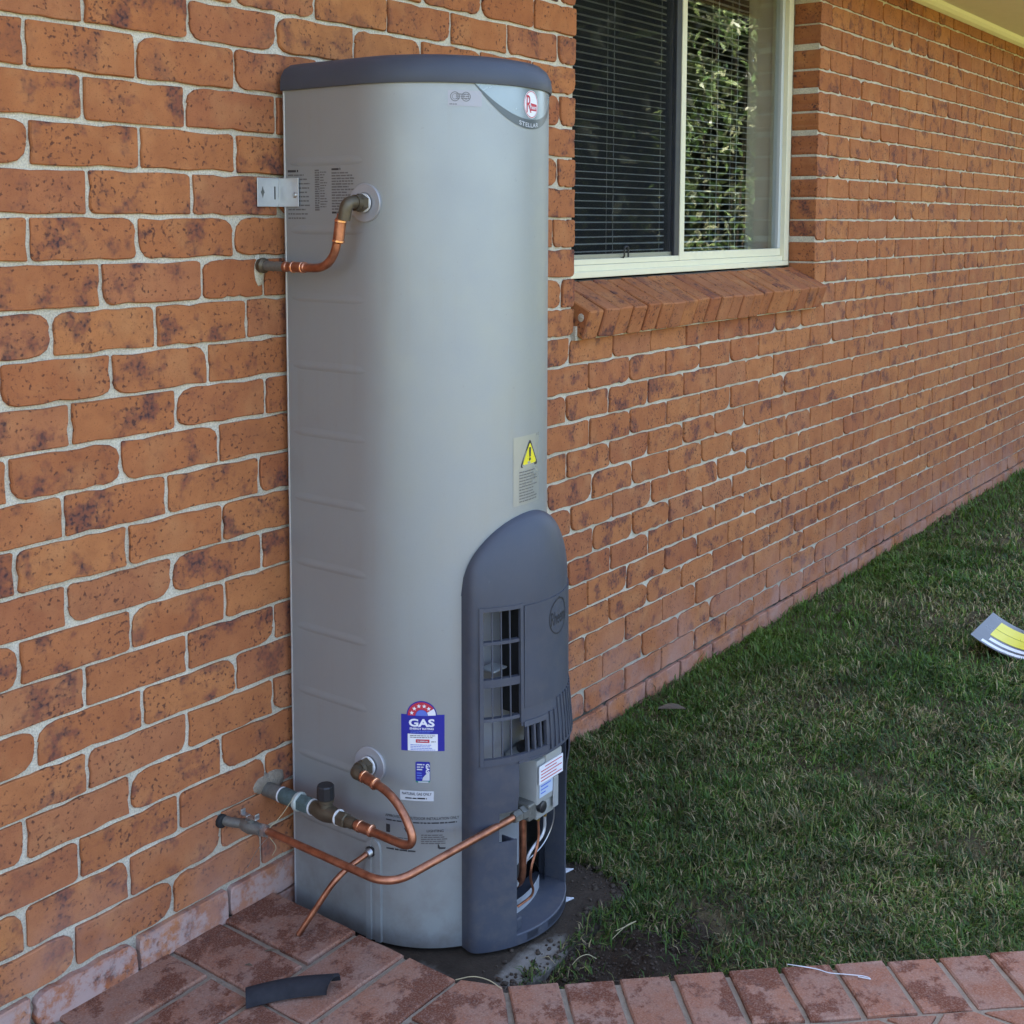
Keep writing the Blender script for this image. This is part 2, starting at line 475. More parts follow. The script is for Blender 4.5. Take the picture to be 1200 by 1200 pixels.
M['beige'] = plain('interior_beige', (0.66, 0.60, 0.47), 0.8, 0, 0.05, 0.05, 30)
M['soffit'] = plain('eave_lining', (0.84, 0.77, 0.62), 0.8, 0, 0.05, 0.06, 14)
M['moulding'] = plain('cream_moulding', (0.86, 0.80, 0.58), 0.5, 0, 0.05)
M['roof'] = plain('roof_tile', (0.16, 0.075, 0.055), 0.85, 0, 0.25, 0.3, 8)
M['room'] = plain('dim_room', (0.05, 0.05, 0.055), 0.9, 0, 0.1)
M['slat'] = plain('blind_slat', (0.62, 0.62, 0.60), 0.45, 0, 0.05)
M['cord'] = plain('blind_cord', (0.38, 0.39, 0.38), 0.7, 0, 0.05)
M['foam'] = plain('black_foam', (0.011, 0.011, 0.016), 0.85, 0, 0.3, 0.3, 90)
M['bark'] = plain('bark', (0.10, 0.075, 0.05), 0.9, 0, 0.3, 0.4, 25)
M['dryleaf'] = plain('dry_leaf', (0.105, 0.080, 0.055), 0.8, 0, 0.3, 0.2, 40)
M['straw'] = plain('straw', (0.36, 0.31, 0.19), 0.8, 0, 0.2)
M['sheetdark'] = plain('sheet_charcoal', (0.075, 0.075, 0.085), 0.3, 0, 0.05)

def glass_material():
    t = NT('window_glass')
    t.set(Base_Color=(1, 1, 1, 1), Roughness=0.0, IOR=1.52, Transmission_Weight=1.0)
    # thin pane: straight-through transparency plus mirror reflection by Fresnel
    lw_ = t.n('ShaderNodeLayerWeight'); lw_.inputs['Blend'].default_value = 0.5
    fr = t.math('ADD', 0.04, t.math('MULTIPLY', 0.96, t.math('POWER', lw_.outputs['Facing'], 5.0)))
    gl = t.n('ShaderNodeBsdfGlossy'); gl.inputs['Roughness'].default_value = 0.004
    tr = t.n('ShaderNodeBsdfTransparent'); tr.inputs['Color'].default_value = (0.93, 0.95, 0.94, 1)
    mx = t.n('ShaderNodeMixShader'); t.l(fr, mx.inputs[0]); t.l(tr.outputs[0], mx.inputs[1]); t.l(gl.outputs[0], mx.inputs[2])
    t.l(mx.outputs[0], t.out.inputs[0])
    return t.m
M['glass'] = glass_material()

def screen_material():
    t = NT('insect_mesh')
    df = t.n('ShaderNodeBsdfDiffuse'); df.inputs['Color'].default_value = (0.035, 0.037, 0.038, 1)
    tr = t.n('ShaderNodeBsdfTransparent')
    mx = t.n('ShaderNodeMixShader'); mx.inputs[0].default_value = 0.20
    t.l(tr.outputs[0], mx.inputs[1]); t.l(df.outputs[0], mx.inputs[2]); t.l(mx.outputs[0], t.out.inputs[0])
    return t.m
M['screen'] = screen_material()

def leaf_material(name, attr='tint', trans=0.25, rough=0.55):
    t = NT(name)
    a = t.n('ShaderNodeAttribute', attribute_type='GEOMETRY', attribute_name=attr)
    t.set(Base_Color=a.outputs['Color'], Roughness=rough, Specular_IOR_Level=0.35)
    tl = t.n('ShaderNodeBsdfTranslucent'); t.l(a.outputs['Color'], tl.inputs['Color'])
    mx = t.n('ShaderNodeMixShader'); mx.inputs[0].default_value = trans
    t.l(t.b.outputs[0], mx.inputs[1]); t.l(tl.outputs[0], mx.inputs[2]); t.l(mx.outputs[0], t.out.inputs[0])
    return t.m
M['grass'] = leaf_material('grass_blades', trans=0.2, rough=0.6)
M['leaf'] = leaf_material('shrub_leaves', trans=0.25, rough=0.28)

def add_np_mesh(name, V, F, mat, parent=None, tint=None, seed=None):
    """V (n,3) array, F list/array of equal-length faces, per-vertex tint"""
    me = bpy.data.meshes.new(name)
    V = np.ascontiguousarray(V, dtype=np.float32); F = np.ascontiguousarray(F, dtype=np.int32)
    k = F.shape[1]
    me.vertices.add(len(V)); me.vertices.foreach_set('co', V.ravel())
    me.loops.add(F.size); me.loops.foreach_set('vertex_index', F.ravel())
    me.polygons.add(len(F)); me.polygons.foreach_set('loop_start', np.arange(0, F.size, k, dtype=np.int32))
    me.update(calc_edges=True)
    if tint is not None:
        at = me.attributes.new('tint', 'FLOAT_COLOR', 'POINT')
        at.data.foreach_set('color', np.ascontiguousarray(np.c_[tint, np.ones(len(tint))], dtype=np.float32).ravel())
    me.materials.append(mat)
    o = bpy.data.objects.new(name, me)
    link(o, parent)
    if parent is not None and parent.location.length > 0:
        o.matrix_parent_inverse = Matrix.Translation(-parent.location)
    return o

# ================================================================== SETTING
# ------------------------------------------------------------------ ground
def vnoise(x, y, s, seed=0):
    """cheap smooth value noise, numpy"""
    x = np.asarray(x, float) * s; y = np.asarray(y, float) * s
    xi = np.floor(x).astype(int); yi = np.floor(y).astype(int); fx = x - xi; fy = y - yi
    def h(a, b):
        n = (a * 374761393 + b * 668265263 + seed * 982451653) & 0x7fffffff
        n = ((n ^ (n >> 13)) * 1274126177) & 0x7fffffff
        return ((n ^ (n >> 16)) & 0xffff) / 65535.0
    sx = fx * fx * (3 - 2 * fx); sy = fy * fy * (3 - 2 * fy)
    return (h(xi, yi) * (1 - sx) + h(xi + 1, yi) * sx) * (1 - sy) + (h(xi, yi + 1) * (1 - sx) + h(xi + 1, yi + 1) * sx) * sy

def ground_z(x, y):
    x = np.asarray(x, float); y = np.asarray(y, float)
    z = -0.020 + 0.010 * (vnoise(x, y, 4.0, 1) - 0.5) + 0.008 * (vnoise(x, y, 14.0, 2) - 0.5)
    z = z + 0.0022 * np.clip(x - 3.0, 0, 6)
    e = np.exp(-(((x - 2.2) / 0.34) ** 2 + ((y + 0.76) / 0.17) ** 2))
    z = z + e * (0.030 * vnoise(x, y, 22.0, 3) + 0.022 * vnoise(x, y, 55.0, 4) - 0.020)
    near = np.clip((9.0 - np.hypot(x - 2.5, y + 0.8)) / 3.0, 0, 1)
    return -0.02 + (z + 0.02) * near

gx = np.r_[-250, -60, -20, -8, -3, np.arange(-1.0, 1.8, 0.2), np.arange(1.8, 3.2, 0.0125), np.arange(3.2, 10.0, 0.06), 11, 13, 17, 25, 60, 250]
gy = np.r_[-250, -60, -25, -12, -7, -4, -3, np.arange(-2.4, -1.3, 0.06), np.arange(-1.3, -0.45, 0.0125), np.arange(-0.45, 0.02, 0.04), 0.05, 0.4, 4, 12, 60, 250]
GX, GY = np.meshgrid(gx, gy, indexing='ij')
GZ = ground_z(GX, GY)
nx_, ny_ = GX.shape
idx = np.arange(nx_ * ny_).reshape(nx_, ny_)
GF = np.stack([idx[:-1, :-1], idx[1:, :-1], idx[1:, 1:], idx[:-1, 1:]], -1).reshape(-1, 4)
g = add_np_mesh('ground', np.stack([GX, GY, GZ], -1).reshape(-1, 3), GF, M['ground'])
g.data.shade_smooth()
tag(g, kind='structure')

# ------------------------------------------------------------------ concrete slab under the heater
def wobble_poly(poly, step, amp, seed):
    rr = random.Random(seed); out = []
    for i in range(len(poly)):
        a = Vector(poly[i]); b = Vector(poly[(i+1) % len(poly)]); n = max(1, int((b - a).length / step))
        for k in range(n):
            p = a + (b - a) * (k / n); out.append((p.x + rr.uniform(-amp, amp), p.y + rr.uniform(-amp, amp)))
    return out
sl = wobble_poly([(1.86, 0.03), (1.86, -0.600), (2.02, -0.622), (2.395, -0.600), (2.455, -0.40), (2.46, 0.03)], 0.03, 0.005, 3)
v, f = prism(sl, -0.12, 0.0, 0.006)
slab = add_mesh('concrete_slab', v, f, M['slab']); tag(slab, kind='structure')

# ------------------------------------------------------------------ paving
S0 = Vector((1.863, -0.636)); D = Vector((0.684, -0.729)).normalized(); Nn = Vector((-0.729, -0.684)).normalized()
ZP = 0.060
bed = [(-1.2, 0.02), (-1.2, -3.2)]
q1 = S0 + D * 3.4
bed += [(q1.x, -3.2), (q1.x - 0.004, q1.y - 0.004), (S0.x - 0.006, S0.y - 0.004), (1.822, -0.545), (1.822, 0.02)]
v, f = prism([Vector(p) for p in bed], -0.14, ZP - 0.008, 0.002)
paving = add_mesh('paving', v, f, M['joint']); tag(paving, kind='structure')

rp = random.Random(5)
def paver(poly):
    if len(poly) < 3 or abs(area(poly)) < 0.0012: return
    if area(poly) < 0: poly = poly[::-1]
    dz = rp.uniform(-0.0025, 0.0025)
    poly = [tuple(q) for q in wobble_poly(poly, 0.035, 0.0012, rp.randrange(9999))]
    o = add_mesh('paver', *prism(poly, ZP - 0.055, ZP + dz, 0.0035), M['paver'], paving)
    o['seed'] = rp.random()
J = 0.0065
ROWY = [0.0, -0.137, -0.268, -0.408, -0.545, -0.68, -0.815]
def yb(k): return ROWY[k] if k < len(ROWY) else -0.815 - 0.1355 * (k - 6)
for ix in range(-2, 8):
    for iy in range(0, 8):
        x0 = 1.54 + 0.27 * (ix - 2) ; x1 = x0 + 0.27
        if ix == 2: x1 = 1.830
        y0 = yb(2 * iy); ym = yb(2 * iy + 1); y1 = yb(2 * iy + 2)
        vert = (ix + iy) % 2 == 0
        if x0 < 0.6 or y1 < -2.0: continue
        quads = []
        if vert:
            xm = x0 + 0.136
            quads = [(x0, xm, y1, y0), (xm, x1, y1, y0)]
        else:
            quads = [(x0, x1, ym, y0), (x0, x1, y1, ym)]
        if ix == 2 and iy >= 2:
            quads = [(a, b if b < x1 - 0.01 else 1.90, c, d) for a, b, c, d in quads]
        for a, b, c, d in quads:
            w = [rp.uniform(-0.002, 0.002) for _ in range(4)]
            poly = [(a + J + w[0], c + J + w[1]), (b - J + w[2], c + J + w[1]), (b - J + w[2], d - J + w[3]), (a + J + w[0], d - J + w[3])]
            if b < 1.83 + 1e-6 and iy < 2 and ix <= 2:
                if a < 1.80: paver(poly)
                continue
            A = clip(poly, S0 - D * 0.006, -D)
            if iy >= 2 and A:                       # outer edge between the straight side and the diagonal
                e = Vector((1.861, -0.632)) - Vector((1.826, -0.545))
                A = clip(A, (1.826, -0.545), Vector((e.y, -e.x)) * (1 if Vector((e.y, -e.x)).x < 0 else -1))
            if ix > 2: A = []
            paver(A)
            Bq = clip(poly, S0 - D * 0.006, D)
            if Bq: Bq = clip(Bq, S0 + Nn * 0.178, Nn)
            if Bq: paver(Bq)
for k in range(0, 22):                              # header course along the diagonal edge
    a = S0 + D * (0.1125 * k + 0.006); b = S0 + D * (0.1125 * (k + 1) - 0.006)
    w = rp.uniform(-0.003, 0.003)
    paver([tuple(a), tuple(a + Nn * (0.166 + w)), tuple(b + Nn * (0.166 + w)), tuple(b)])

# ================================================================== THE HOUSE
house = thing('brick_house', 'orange brick house wall with pale mortar joints, cream window and beige eave', 'house', (0, 0, 0))
wall = MB()
WX0, WX1 = 3.045, 4.822           # window opening
ZS, ZH = 1.236, 2.557
wall.box((-3.0, 0.0075, -0.3), (WX0 - 0.006, 0.12, 2.72))
wall.box((WX1 + 0.006, 0.0075, -0.3), (15.0, 0.12, 2.72))
wall.box((WX0 - 0.006, 0.0075, -0.3), (WX1 + 0.006, 0.12, ZS - 0.004))
wall.box((WX0 - 0.006, 0.0075, ZH + 0.004), (WX1 + 0.006, 0.12, 2.72))
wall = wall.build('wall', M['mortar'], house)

ZJ = {-8: 2.646, -7: 2.5572, -6: 2.4625, -5: 2.3733, -4: 2.2816, -3: 2.1924, -2: 2.1063, -1: 2.0217, 0: 1.9368, 1: 1.8467, 2: 1.7596, 3: 1.6734, 4: 1.5847, 5: 1.4979,
      6: 1.4105, 7: 1.3220, 8: 1.2364, 9: 1.1506, 10: 1.0643, 11: 0.9789, 12: 0.8927, 13: 0.8088, 14: 0.7224, 15: 0.6382, 16: 0.5546, 17: 0.4713, 18: 0.3867,
      19: 0.3016, 20: 0.2137, 21: 0.1285, 22: 0.0480, 23: -0.038}
JX = {-1: (1.403, 1.645, 1.883), 0: (1.282, 1.518, 1.762), 1: (1.397, 1.634, 1.877), 2: (1.282, 1.521, 1.763), 3: (1.402, 1.646), 4: (1.277, 1.511, 1.755), 5: (1.425, 1.667, 1.835),
      6: (1.317, 1.549, 1.785), 7: (1.209, 1.442, 1.678), 8: (1.35, 1.594, 1.834), 9: (1.219, 1.458, 1.702), 10: (1.329, 1.566, 1.812), 11: (1.227, 1.469, 1.707),
      12: (1.329, 1.574, 1.816), 13: (1.227, 1.471, 1.71), 14: (1.363, 1.608, 1.849), 15: (1.256, 1.494, 1.737), 16: (1.362, 1.603, 1.841), 17: (1.227, 1.458, 1.692),
      18: (1.338, 1.576, 1.814), 19: (1.22, 1.451, 1.685), 20: (1.322, 1.555, 1.798), 21: (1.225, 1.461, 1.698), 22: (1.10, 1.34, 1.58)}
for j in range(-8, -1):
    JX[j] = (1.283, 1.523, 1.762) if j % 2 == 0 else (1.403, 1.643, 1.882)

rb = random.Random(21)
def brick_outline(L, H, rr):
    """irregular rounded outline, counter-clockwise seen from the front (-Y)"""
    hx, hz = L / 2, H / 2
    pts = []
    cs = [(1, -1), (1, 1), (-1, 1), (-1, -1)]
    for ci, (sx, sz) in enumerate(cs):
        t = rr.random()
        if t < 0.55: ax, az = rr.uniform(0.002, 0.005), rr.uniform(0.002, 0.005)
        elif t < 0.77: ax, az = rr.uniform(0.006, 0.016), rr.uniform(0.005, 0.014)
        else: ax, az = rr.uniform(0.015, 0.042), rr.uniform(0.014, 0.036)
        ax = min(ax, L * 0.3)
        n = 3 if ax + az > 0.02 else 2
        c = (sx * (hx - ax), sz * (hz - az))
        # start direction for counter-clockwise traversal
        a0 = {(1, -1): -PI / 2, (1, 1): 0.0, (-1, 1): PI / 2, (-1, -1): PI}[(sx, sz)]
        for k in range(n + 1):
            a = a0 + PI / 2 * k / n
            pts.append([c[0] + ax * math.cos(a), c[1] + az * math.sin(a)])
        # wavy long edges
        nxt = cs[(ci + 1) % 4]
        m = 5 if ci in (1, 3) else 2
        for k in range(1, m + 1):
            u = k / (m + 1)
            x = sx * (hx - 0.02) * (1 - u) + nxt[0] * (hx - 0.02) * u if ci in (1, 3) else sx * hx
            z = sz * hz if ci in (1, 3) else sz * (hz - 0.015) * (1 - u) + nxt[1] * (hz - 0.015) * u
            if ci in (1, 3): z += rr.choice((-0.0034, -0.0018, -0.0008, 0.0, 0.0006, 0.0012)) * (1 if sz > 0 else -1)
            else: x += rr.choice((-0.0034, -0.0018, -0.0006, 0.0004, 0.0010)) * (1 if sx > 0 else -1)
            pts.append([x, z])
    # remove points that break the order along an edge
    return pts

def brick_geo(L, H, depth, rr):
    o = brick_outline(L, H, rr); n = len(o)
    v = []; 
    tilt = rr.uniform(-0.0012, 0.0012); tz = rr.uniform(-0.0012, 0.0012)
    for y, k in ((depth, 1.0), (0.0022, 1.0), (0.0, None)):
        for x, z in o:
            if k is None:
                s = math.hypot(x, z)
                ix = x - math.copysign(min(0.0020, abs(x)), x) * (abs(x) / (L / 2)); iz = z - math.copysign(min(0.0020, abs(z)), z) * (abs(z) / (H / 2))
                v.append((ix, tilt * x / (L / 2) + tz * z / (H / 2), iz))
            else: v.append((x, y, z))
    f = []
    for r_ in (0, n):
        for i in range(n):
            j = (i + 1) % n
            f.append((r_ + i, r_ + j, r_ + n + j, r_ + n + i))
    f.append(tuple(2 * n + i for i in range(n)))
    return v, f

def brick_mesh(L, H, depth, rr, name='brick'):
    v, f = brick_geo(L, H, depth, rr)
    me = bpy.data.meshes.new(name); me.from_pydata(v, [], f); me.update(); me.materials.append(M['brick'])
    return me
FULL = [brick_mesh(0.229, 0.0765, 0.03, rb) for _ in range(34)]
HALF = [brick_mesh(0.112, 0.0765, 0.03, rb) for _ in range(10)]
JFULL = [brick_mesh(0.229, 0.0765, 0.114, rb) for _ in range(5)]
JHALF = [brick_mesh(0.112, 0.0765, 0.114, rb) for _ in range(5)]

camloc = Vector((0, -2.0293, 1.5764))
def project(p):
    d = Vector(p) - camloc; z = d.dot(_f)
    if z < 0.1: return None
    return (600 + 1448.9 * d.dot(_r) / z, 400 - 1448.9 * d.dot(_u) / z, z)

slots = []       # (x0, x1, z0, z1, jamb)
for j in range(-8, 23):
    z1, z0 = ZJ[j], ZJ[j + 1]
    xs = list(JX[j])
    while xs[0] > 0.55: xs.insert(0, xs[0] - 0.24 + rb.uniform(-0.004, 0.004))
    while xs[-1] < 9.9: xs.append(xs[-1] + 0.2385 + rb.uniform(-0.005, 0.005))
    inwin = ZS - 0.01 < (z0 + z1) / 2 < ZH
    if not inwin:
        for a, b in zip(xs[:-1], xs[1:]): slots.append((a, b, z0, z1, 0))
    else:
        lx = [x for x in xs if x < WX0 - 0.062] + [WX0 + 0.005]
        for a, b in zip(lx[:-1], lx[1:]): slots.append((a, b, z0, z1, 1 if b > WX0 else 0))
        first = 0.112 if j % 2 == 0 else 0.225
        rx = [WX1 - 0.005, WX1 + first + rb.uniform(-0.006, 0.006)]
        while rx[-1] < 9.9: rx.append(rx[-1] + 0.2385 + rb.uniform(-0.005, 0.005))
        for a, b in zip(rx[:-1], rx[1:]): slots.append((a, b, z0, z1, 1 if a < WX1 else 0))
scored = []
for s in slots:
    cs = [project((x, 0, z)) for x, z in ((s[0], s[2]), (s[1], s[2]), (s[1], s[3]), (s[0], s[3]))]
    if any(c is None for c in cs): scored.append((0, s)); continue
    w = min(1200, max(c[0] for c in cs)) - max(0, min(c[0] for c in cs)); h = min(1200, max(c[1] for c in cs)) - max(0, min(c[1] for c in cs))
    cx = sum(c[0] for c in cs) / 4; cy = sum(c[1] for c in cs) / 4
    hidden = 352 < min(c[0] for c in cs) and max(c[0] for c in cs) < 638 and 110 < cy < 1080
    scored.append((0 if (w <= 0 or h <= 0 or hidden) else w * h, s))
order = sorted(range(len(scored)), key=lambda i: -scored[i][0])
chosen = set(i for i in order[:296] if scored[i][0] > 0)
for i, (sc_, s) in enumerate(scored):       # the jamb bricks stand in the reveal: always their own objects
    if s[4] and sc_ > 0: chosen.add(i)
while len(chosen) > 300:
    worst = min((i for i in chosen if not scored[i][1][4]), key=lambda i: scored[i][0]); chosen.discard(worst)
RV = []; RF = []; RS = []
for i, (sc_, (x0, x1, z0, z1, jamb)) in enumerate(scored):
    L = x1 - x0 - 0.0090; H = z1 - z0 - 0.0076
    half = L < 0.17
    pool = (JHALF if half else JFULL) if jamb else (HALF if half else FULL)
    me = rb.choice(pool)
    flip = rb.random() < 0.5 and not jamb
    sx = L / (0.112 if half else 0.229); sz = H / 0.0765
    y = rb.uniform(-0.0018, 0.0018)
    if z1 < 0.14 and x0 < 1.9: y -= 0.004 + rb.uniform(0, 0.006)
    if z1 < 0.06 and x0 > 1.9: y -= 0.007
    cx, cz = (x0 + x1) / 2, (z0 + z1) / 2 + rb.uniform(-0.0008, 0.0008)
    rot = rb.uniform(-0.006, 0.006) + (PI if flip else 0.0)
    sd = rb.random()
    if i in chosen:
        o = bpy.data.objects.new('brick', me); link(o, wall)
        o.location = (cx, y, cz); o.scale = (sx, 1, sz); o.rotation_euler = (0, rot, 0); o['seed'] = sd
    else:
        n0 = len(RV); c, s_ = math.cos(rot), math.sin(rot)
        for p in me.vertices:
            X = p.co.x * sx; Z = p.co.z * sz
            RV.append((cx + c * X + s_ * Z, y + p.co.y, cz - s_ * X + c * Z)); RS.append(sd)
        for p in me.polygons: RF.append(tuple(n0 + k for k in p.vertices))
rest = add_mesh('bricks', RV, RF, M['brick'], wall)
at_ = rest.data.attributes.new('seed', 'FLOAT', 'POINT'); at_.data.foreach_set('value', RS)
tag(rest, kind='stuff')

# mortar dabs left on the wall (round the pipes and at the foot)
def dab(name, c, r, seed, parent, squash=0.35, mat=None):
    rr = random.Random(seed); bm = bmesh.new()
    bmesh.ops.create_icosphere(bm, subdivisions=2, radius=1.0)
    for v_ in bm.verts:
        k = 1 + rr.uniform(-0.09, 0.09)
        v_.co = Vector((c[0] + v_.co.x * r[0] * k, c[1] + v_.co.y * r[1] * k, c[2] + v_.co.z * r[2] * k))
    m = MB(); m.bm(bm); return m.build(name, mat or M['mortar'], parent, True, 80)
dab('mortar_dab', (1.725, 0.004, 0.082), (0.026, 0.008, 0.019), 1, wall, mat=M['joint'])
dab('mortar_dab', (1.802, 0.003, 0.322), (0.034, 0.008, 0.022), 2, wall, mat=M['joint'])
dab('mortar_dab', (1.838, 0.003, 0.318), (0.034, 0.008, 0.026), 8, wall, mat=M['joint'])
dab('mortar_dab', (1.821, 0.003, 1.468), (0.016, 0.006, 0.036), 3, wall)
dab('mortar_dab', (3.0515, -0.020, 1.292), (0.0025, 0.012, 0.014), 4, wall)

# ------------------------------------------------------------------ brick-on-edge sill
sill = MB(); sill.box((WX0 - 0.004, -0.008, ZS - 0.012), (WX1 + 0.002, 0.10, ZS + 0.03))
sill.box((WX0 - 0.004, 0.03, ZS + 0.02), (WX1 + 0.002, 0.12, ZS + 0.115))
sill = sill.build('window_sill', M['mortar'], house)
NS = 21; pit = (WX1 - WX0 + 0.004) / NS
rs_ = random.Random(9)
for k in range(NS):
    x0 = WX0 + 0.006 + pit * k; wdt = pit - 0.0075
    sk = rs_.uniform(-0.003, 0.003)
    v = []
    for x in (x0 + rs_.uniform(-.001, .001), x0 + wdt + rs_.uniform(-.001, .001)):
        yf = -0.056 + sk + rs_.uniform(-.002, .002); zf = 1.314 + rs_.uniform(-.003, .003)
        v += [(x, 0.105, 1.392 + rs_.uniform(-.002, .002)), (x, yf, zf), (x, yf + 0.028, zf - 0.086), (x, 0.105, 1.29)]
    bm = bmesh.new(); bv = [bm.verts.new(p) for p in v]
    for q in ((0, 1, 2, 3), (7, 6, 5, 4), (0, 4, 5, 1), (1, 5, 6, 2), (2, 6, 7, 3), (3, 7, 4, 0)): bm.faces.new([bv[i] for i in q])
    bmesh.ops.recalc_face_normals(bm, faces=bm.faces[:])
    bmesh.ops.bevel(bm, geom=bm.edges[:], offset=0.0035, segments=1, profile=0.5, affect='EDGES')
    m = MB(); m.bm(bm); o = m.build('brick', M['brick'], sill); o['seed'] = rs_.random()

# ------------------------------------------------------------------ eave, moulding and roof
s = MB(); s.box((-3.4, -0.545, 2.652), (15.4, 0.115, 2.662)); s.build('eave_lining', M['soffit'], house)
s = MB()
prof = [(0.0, 0.0), (-0.042, 0.0), (-0.036, -0.016), (-0.022, -0.030), (-0.006, -0.038), (0.0, -0.040)]
v = [(x, -0.001 + a, 2.6515 + b) for x in (-3.0, 15.0) for a, b in prof]; n = len(prof)
s.add(v, [(i, (i+1) % n, n + (i+1) % n, n + i) for i in range(n)] + [tuple(range(n))[::-1], tuple(range(n, 2*n))])
s.build('eave_moulding', M['moulding'], house)
s = MB(); s.box((-3.4, -0.575, 2.62), (15.4, -0.547, 2.80)); s.build('fascia', M['cream'], house)
s = MB()
v = [(x, y, z) for x in (-3.6, 15.6) for y, z in ((-0.66, 2.76), (5.0, 5.1), (5.0, 5.2), (-0.66, 2.86))]
s.add(v, [(0, 1, 5, 4), (1, 2, 6, 5), (2, 3, 7, 6), (3, 0, 4, 7), (3, 2, 1, 0), (4, 5, 6, 7)])
s.build('roof', M['roof'], house)
s = MB(); s.box((-3.0, 4.9, -0.3), (15.0, 5.0, 5.1)); s.build('back_wall', M['beige'], house)

# ------------------------------------------------------------------ window
win = MB()
FY = 0.106       # front of the frame
fx0, fx1 = WX0 - 0.02, 4.800
zb = 1.398
win.bevbox((fx0, FY, zb), (fx1, FY + 0.075, zb + 0.020), 0.002)            # sub-sill
win.bevbox((fx0, FY + 0.010, zb + 0.0195), (fx1 - 0.002, FY + 0.075, zb + 0.040), 0.002)
window = win.build('window', M['cream'], house)
wf = MB(); wf.bevbox((fx1 - 0.042, FY + 0.001, zb + 0.0205), (fx1, FY + 0.076, ZH), 0.002); wf.build('frame_jamb', M['cream'], window)
wf = MB(); wf.bevbox((fx0, FY + 0.001, zb + 0.0205), (fx0 + 0.042, FY + 0.076, ZH), 0.002); wf.build('frame_jamb', M['cream'], window)
wf = MB(); wf.bevbox((fx0 + 0.042, FY + 0.002, ZH - 0.05), (fx1 - 0.042, FY + 0.074, ZH), 0.002); wf.build('frame_head', M['cream'], window)
MX = 3.912
# fixed (right) light
wf = MB(); wf.bevbox((MX - 0.012, FY + 0.014, zb + 0.0405), (MX + 0.020, FY + 0.052, ZH - 0.05), 0.002); wf.build('mullion', M['cream'], window)
wf = MB(); wf.bevbox((MX + 0.0205, FY + 0.018, zb + 0.0405), (fx1 - 0.0425, FY + 0.050, zb + 0.070), 0.002); wf.build('fixed_rail', M['cream'], window)
wf = MB(); wf.bevbox((fx1 - 0.066, FY + 0.019, zb + 0.0705), (fx1 - 0.0425, FY + 0.049, ZH - 0.0505), 0.002); wf.build('fixed_stile', plain('pale_blue_grey_coat', (0.52, 0.54, 0.52), 0.4, 0, 0.04), window)
wf = MB(); wf.box((MX + 0.0205, FY + 0.032, zb + 0.0695), (fx1 - 0.0662, FY + 0.036, ZH - 0.0502)); wf.build('glass_pane', M['glass'], window)
# sliding (left) sash with insect screen in front
wf = MB(); wf.bevbox((fx0 + 0.0425, FY + 0.016, zb + 0.0405), (MX - 0.0125, FY + 0.030, zb + 0.058), 0.002); wf.build('screen_rail', M['cream'], window)
wf = MB(); wf.bevbox((MX - 0.046, FY + 0.017, zb + 0.0585), (MX - 0.0125, FY + 0.030, ZH - 0.0505), 0.002); wf.build('screen_stile', M['seal'], window)
wf = MB(); wf.box((fx0 + 0.0425, FY + 0.022, zb + 0.0585), (MX - 0.0462, FY + 0.0228, ZH - 0.0505)); wf.build('insect_screen', M['screen'], window)
wf = MB(); wf.bevbox((fx0 + 0.0425, FY + 0.034, zb + 0.0405), (MX - 0.0125, FY + 0.060, zb + 0.072), 0.002); wf.build('sash_rail', M['cream'], window)
wf = MB(); wf.bevbox((MX - 0.050, FY + 0.034, zb + 0.0725), (MX - 0.0125, FY + 0.060, ZH - 0.0505), 0.002); wf.build('sash_stile', M['seal'], window)
wf = MB(); wf.box((fx0 + 0.0425, FY + 0.044, zb + 0.0722), (MX - 0.0502, FY + 0.048, ZH - 0.0502)); wf.build('glass_pane', M['glass'], window)
wf = MB(); wf.tube(fillet([(3.52, FY + 0.031, zb + 0.055), (3.52, FY + 0.012, zb + 0.060), (3.52, FY + 0.012, zb + 0.095), (3.545, FY + 0.012, zb + 0.095), (3.545, FY + 0.012, zb + 0.060)], 0.008, 5), 0.003, 8); wf.build('screen_clip', M['black'], window)
# the room behind
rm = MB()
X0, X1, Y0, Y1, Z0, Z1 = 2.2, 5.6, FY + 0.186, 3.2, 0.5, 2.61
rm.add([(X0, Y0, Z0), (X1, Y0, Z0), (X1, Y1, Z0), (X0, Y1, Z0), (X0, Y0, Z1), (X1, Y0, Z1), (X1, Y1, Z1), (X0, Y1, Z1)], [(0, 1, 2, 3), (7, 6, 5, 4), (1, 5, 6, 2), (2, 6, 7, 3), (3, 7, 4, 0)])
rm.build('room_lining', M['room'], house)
rv = MB()      # plastered inner reveal and inner wall leaf
rv.box((fx1 - 0.030, FY + 0.0765, zb - 0.02), (fx1 + 0.9, FY + 0.186, ZH + 0.05))
rv.box((fx0 - 0.9, FY + 0.0765, zb - 0.02), (fx0 + 0.030, FY + 0.186, ZH + 0.05))
rv.box((fx0 - 0.9, FY + 0.0765, 0.5), (fx1 + 0.9, FY + 0.186, zb - 0.021))
rv.box((fx0 - 0.9, FY + 0.0765, ZH + 0.051), (fx1 + 0.9, FY + 0.186, 2.62))
rv.build('inner_reveal', M['beige'], house)

